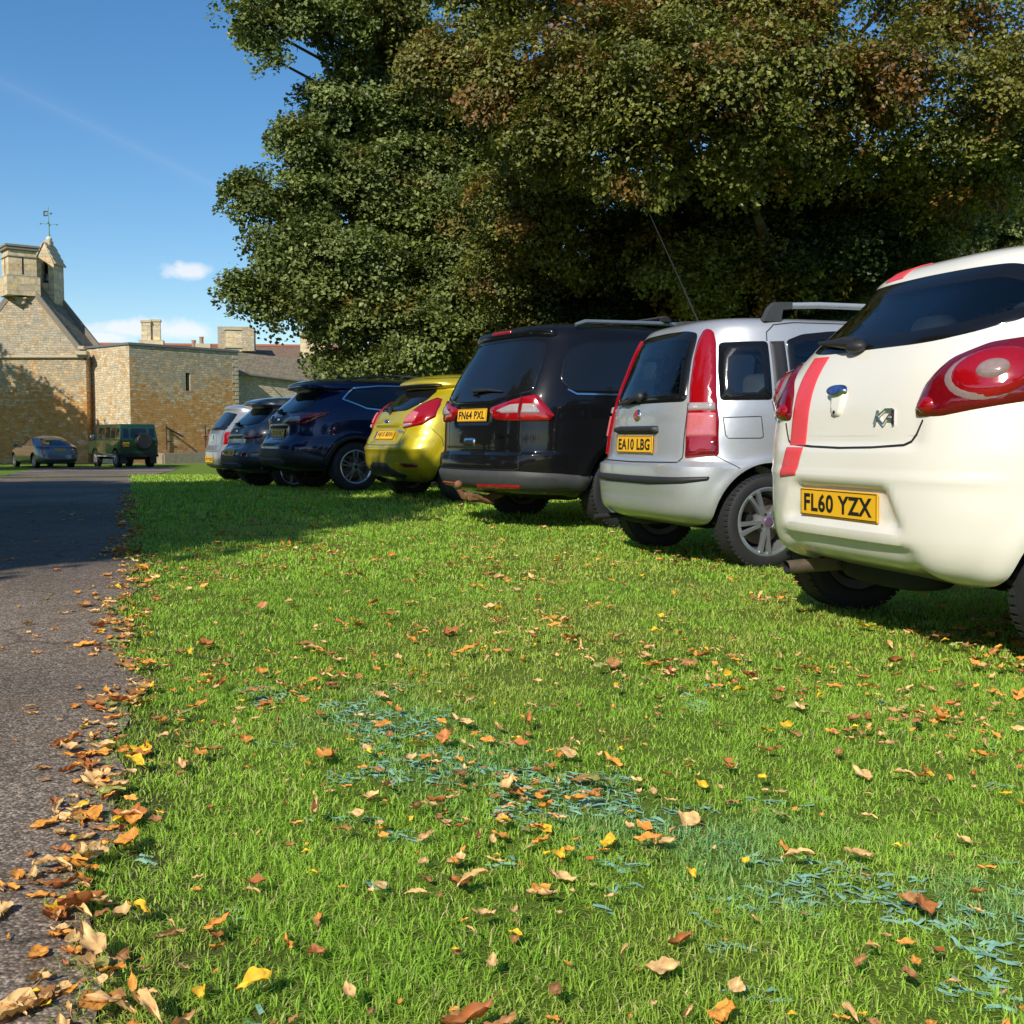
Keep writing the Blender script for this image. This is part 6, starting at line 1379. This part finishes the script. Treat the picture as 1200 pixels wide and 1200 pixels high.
# ------------------------------------------------------------------ far cars by the tower
def build_far_cars():
    # silver blue saloon hatch seen from behind
    Yc = 51.0; X = (72 - 600) / FPX * Yc; POSE['mondeo'] = (X, Yc, 131.0, .33, .79, 1.0, 3.85)
    root, B = start_car('mondeo', 'grey_saloon_car', 'blue grey five door car parked left of the green off roader')
    pt = paint('blue_grey_paint', (.13, .145, .165), metal=.4, rough=.3, dirt=.1)
    car_body(root, 'mondeo', B, [pt, M_GAP, M_UNDER, M_INNER], [([(.62, .95), (.60, .66), (0, .64), (-.60, .66), (-.62, .95)], .012, 's')])
    patch(B, 'rear_window', sym([(0, 1.04), (.72, 1.05), (.62, 1.25), (.5, 1.38), (0, 1.41)]), [M_PRIV, M_FRIT], root, off=.006, edge=.006, base=-.003, rnd=.06, frit=.03, res=.07)
    for m in 'rl':
        for q in ([(1.0, 1.03), (1.35, 1.28), (1.75, 1.38), (1.95, 1.39), (1.95, 1.02)], [(2.03, 1.02), (2.03, 1.39), (2.5, 1.37), (3.25, 1.04)]): patch(B, 'side_window', q, [M_PRIV, M_FRIT], root, m, off=.005, edge=.006, base=-.003, rnd=.04, frit=.02, res=.09)
    for f in (lambda q: q, mir): lamp(B, root, f([(-.48, .87), (-.47, .97), (-.80, .985), (-.98, .93), (-.86, .86)]), M_REDD, off=.016)
    p, n = B.at(0, .84, 's', .006); number_plate(root, p, n, 'GY59 UKB')
    patch(B, 'bumper', sym([(0, .30), (.6, .30), (.8, .33), (.7, .40), (0, .40)]), M_DARK, root, off=.012, edge=.02, rnd=.03, res=.06)
    add_wheels(root, POSE['mondeo'], .22, 5, 'double', M_ALLOY, M_DARK, .20)
    for sy in (1, -1):
        mb = MB(); mb.ell((3.3, sy * 1.0, 1.05), (.08, .12, .08), 8, .7); mb.build('door_mirror', pt, root)
    # green long wheelbase off-roader
    Yl = 51.5; X = (164 - 600) / FPX * Yl; root = empty('off_road_vehicle', (X, Yl, gz(X, Yl)), math.radians(129)); tag(root, 'dark green boxy off roader with a spare wheel on its rear door', 'off roader')
    gp = paint('green_paint', (.008, .042, .016), rough=.3, dirt=.15)
    W2 = .88; POSE['lr'] = (X, Yl, 129, .40, .76, .72, 3.5)
    mb = MB()
    side = [(0, .62), (0, 1.22), (.10, 1.96), (.22, 2.03), (2.85, 2.03), (3.05, 1.96), (3.35, 1.30), (4.35, 1.22), (4.45, 1.12), (4.45, .62)]
    def arch(cx): return [(cx + .50 * math.cos(a), .40 + .52 * math.sin(a)) for a in [math.pi - math.pi * i / 10 for i in range(11)] if .40 + .52 * math.sin(a) > .63]
    low = [(0, .62)] + [(0.26, .62)] + arch(.72) + [(1.2, .62), (3.0, .62)] + arch(3.5) + [(4.0, .62), (4.45, .62)]
    poly = low + [(4.45, 1.12), (4.35, 1.22), (3.35, 1.28), (0, 1.28)]
    bb = bmesh.new(); 
    for y in (-W2, W2): pass
    bb.free()
    mb.prism([(x, -W2, z) for x, z in poly], (0, 2 * W2, 0))
    up = [(0.0, 1.28), (.13, 1.95), (.24, 2.03), (2.85, 2.03), (3.02, 1.97), (3.33, 1.28)]
    Vv = []; k = len(up)
    for sgn in (-1, 1): Vv += [(x, sgn * (W2 - (z - 1.28) * .10), z) for x, z in up]
    mb.add(Vv, [list(range(k))[::-1], [k + i for i in range(k)]] + [[i, (i + 1) % k, k + (i + 1) % k, k + i] for i in range(k)])
    body = mb.build('body', gp, root, smooth=False)
    bev = body.modifiers.new('bevel', 'BEVEL'); bev.width = .03; bev.segments = 2; bev.limit_method = 'ANGLE'; body.data.polygons.foreach_set('use_smooth', [True] * len(body.data.polygons)); body.data.set_sharp_from_angle(angle=.6)
    lg = glass_mat('off_roader_glass', (.5, .5, .5), .55)
    def win(x0, x1, z0, z1, s, name='side_window'):
        y = lambda z: s * (W2 - (z - 1.28) * .10 + .006); m = MB(); m.prism([(x0, y(z0), z0), (x1, y(z0), z0), (x1 - .01, y(z1), z1), (x0 + .01, y(z1), z1)], (0, s * .006, 0)); m.build(name, lg, root)
    for s in (-1, 1):
        win(.25, .55, 1.42, 1.82, s); win(.75, 1.30, 1.38, 1.86, s); win(1.45, 2.05, 1.36, 1.88, s); win(2.2, 2.95, 1.36, 1.86, s)
        m = MB(); m.box((2.0, s * (W2 - .02), .52), (2.2, .16, .06), .01); m.build('side_step', simple('step_metal', (.45, .46, .45), .5, metal=.5), root)
        m = MB(); m.box((.14, s * .70, .40), (.02, .30, .42), .005); m.build('mud_flap', M_DARK, root)
        m = MB(); m.tube([(3.2, s * .88, 1.30), (3.25, s * 1.08, 1.36)], .015, 6); m.ell((3.22, s * 1.10, 1.42), (.05, .09, .12), 8, .6); m.build('door_mirror', M_CHROME, root)
        for z, mt in ((.92, M_RED), (1.08, lens_mat('amber_lens', (.7, .25, .02)))):
            m = MB(); m.lathe([(0, -.05), (.035, -.045), (.045, 0)], 14, 'X', c=(0, s * .78, z)); m.build('tail_light', mt, root)
    def rx(z): return (z - 1.28) * .19 - .012
    m = MB(); m.prism([(rx(1.42), -.36, 1.42), (rx(1.42), .36, 1.42), (rx(1.82), .34, 1.82), (rx(1.82), -.34, 1.82)], (-.006, 0, 0)); m.build('rear_window', lg, root)
    for s in (-1, 1): m = MB(); m.prism([(rx(1.42), s * .50, 1.42), (rx(1.42), s * .74, 1.42), (rx(1.82), s * .72, 1.82), (rx(1.82), s * .50, 1.82)], (-.006, 0, 0)); m.build('rear_window', lg, root)
    number_plate(root, Vector((-.012, .62, 1.08)), Vector((-1, 0, 0)), 'E417 WRB', .30, .20)
    me = wheel_meshes(.40, .22, .22, 6, 'single', M_ALLOY, M_DARK)
    for xx in (.72, 3.5):
        for s in (-1, 1):
            w = link_mesh('wheel', me[1], root); w.location = (xx, s * .76, .396); w.rotation_euler = (0, .4, 0 if s < 0 else math.pi); link_mesh('tyre', me[0], w); link_mesh('brake_disc', me[2], w)
    w = link_mesh('spare_wheel', me[1], root); w.location = (-.14, -.16, 1.22); w.rotation_euler = (0, 0, -math.pi / 2); link_mesh('tyre', me[0], w)
    m = MB(); m.lathe([(0, -.15), (.33, -.145), (.375, -.10), (.38, .06)], 28, 'X', c=(-.13, -.16, 1.22)); m.build('spare_cover', M_DARK, w).matrix_parent_inverse = w.matrix_basis.inverted()
    m = MB(); m.box((-.10, 0, .56), (.14, 1.7, .12), .01); m.box((2.2, 0, .45), (4.0, .9, .16), .02); m.build('chassis', M_UNDER, root)

# ------------------------------------------------------------------ sky, sun, camera
def build_world():
    w = bpy.data.worlds.new('World'); scene.world = w; w.use_nodes = True; nt = w.node_tree; bg = nt.nodes['Background']
    sk = N(nt, 'ShaderNodeTexSky'); sk.sky_type = 'NISHITA'; sk.sun_disc = False; sk.sun_elevation = SUN_EL; sk.sun_rotation = math.pi + SUN_AZ
    sk.altitude = 100; sk.air_density = 1.0; sk.dust_density = .3; sk.ozone_density = 2.2
    hs = N(nt, 'ShaderNodeHueSaturation'); hs.inputs['Saturation'].default_value = SKY_SAT; hs.inputs['Value'].default_value = 1.0; hs.inputs['Hue'].default_value = .5; nt.links.new(sk.outputs[0], hs.inputs['Color'])
    tc = N(nt, 'ShaderNodeTexCoord').outputs['Generated']; sp = N(nt, 'ShaderNodeSeparateXYZ'); nt.links.new(tc, sp.inputs[0])
    def M2(op, a, b, c=None):
        n = N(nt, 'ShaderNodeMath', operation=op)
        for s, v in zip(n.inputs, (a, b, c)):
            if v is None: continue
            if hasattr(v, 'node'): nt.links.new(v, s)
            else: s.default_value = v
        return n.outputs[0]
    yy = M2('MAXIMUM', sp.outputs[1], .05); u = M2('DIVIDE', sp.outputs[0], yy); v = M2('DIVIDE', sp.outputs[2], yy)
    nz = noise(nt, 26, 7, .62, tc, .3); tot = None
    c, s = math.cos(PITCH), math.sin(PITCH)
    def uvp(px, py): up = (600 - py) / FPX; d = c + up * s; return (px - 600) / FPX / d, (-s + up * c) / d
    for px, py, a, b, k in ((224, 317, .026, .0105, 1.0), (212, 312, .012, .008, .8), (150, 384, .06, .010, .9), (215, 388, .05, .012, .8), (120, 396, .03, .008, 1.0), (60, 400, .05, .006, .5)):
        u0, v0 = uvp(px, py); du = M2('DIVIDE', M2('SUBTRACT', u, u0), a); dv = M2('DIVIDE', M2('SUBTRACT', v, v0), b)
        g = M2('MULTIPLY', M2('EXPONENT', M2('MULTIPLY', M2('ADD', M2('MULTIPLY', du, du), M2('MULTIPLY', dv, dv)), -1.0), 0), k); tot = g if tot is None else M2('MAXIMUM', tot, g)
    m = M2('MULTIPLY_ADD', nz.outputs[0], 1.9, -.95); m = M2('ADD', m, M2('MULTIPLY_ADD', tot, 1.5, -.62)); mk = ramp(nt, m, [(.0, 0), (.55, .72)]).outputs[0]
    # thin old vapour trail
    (ua, va), (ub, vb) = uvp(0, 95), uvp(235, 210); L2 = math.hypot(ub - ua, vb - va); nx, ny = -(vb - va) / L2, (ub - ua) / L2
    dd = M2('ABSOLUTE', M2('ADD', M2('MULTIPLY', u, nx), M2('MULTIPLY_ADD', v, ny, -(ua * nx + va * ny))), 0); tr = M2('MULTIPLY', M2('EXPONENT', M2('MULTIPLY', dd, -220.0), 0), .045)
    tr = M2('MULTIPLY', tr, M2('LESS_THAN', u, ub + .02)); tr = M2('MULTIPLY', tr, M2('GREATER_THAN', sp.outputs[1], .1)); mk = M2('MAXIMUM', mk, tr); mk = M2('MULTIPLY', mk, M2('GREATER_THAN', sp.outputs[1], .1))
    col = mix(nt, mk, hs.outputs[0], CLOUD); nt.links.new(col, bg.inputs[0]); bg.inputs[1].default_value = SKY_STR
    l = bpy.data.lights.new('sun', 'SUN'); l.energy = SUN_STR; l.angle = math.radians(.5); l.color = (1.0, .935, .82); lo = bpy.data.objects.new('sun', l); COL.objects.link(lo)
    d = Vector((SUNH.x * math.cos(SUN_EL), SUNH.y * math.cos(SUN_EL), math.sin(SUN_EL))); lo.rotation_euler = d.to_track_quat('Z', 'Y').to_euler(); lo.location = (-20, -30, 30)
    cd = bpy.data.cameras.new('camera'); cam = bpy.data.objects.new('camera', cd); COL.objects.link(cam); cam.location = (0, 0, CAMZ); cam.rotation_euler = (math.pi / 2 - PITCH, 0, 0)
    cd.sensor_width = 36; cd.lens = 36 * FPX / 1200; cd.clip_end = 2500; cd.clip_start = .05; scene.camera = cam
    scene.view_settings.view_transform = 'Standard'; scene.view_settings.look = 'None'; scene.view_settings.exposure = 0
    scene.cycles.max_bounces = 8; scene.cycles.transparent_max_bounces = 16; scene.cycles.diffuse_bounces = 3; scene.cycles.use_denoising = True
SKY_SAT = 1.30; SKY_STR = .135; SUN_STR = 5.0; CLOUD = (7.5, 7.4, 7.6)
# ------------------------------------------------------------------ build everything
build_world()
build_ground()
build_row()
build_far_cars()
build_chapel()
build_trees()
build_mat()
build_grass()
build_leaves()
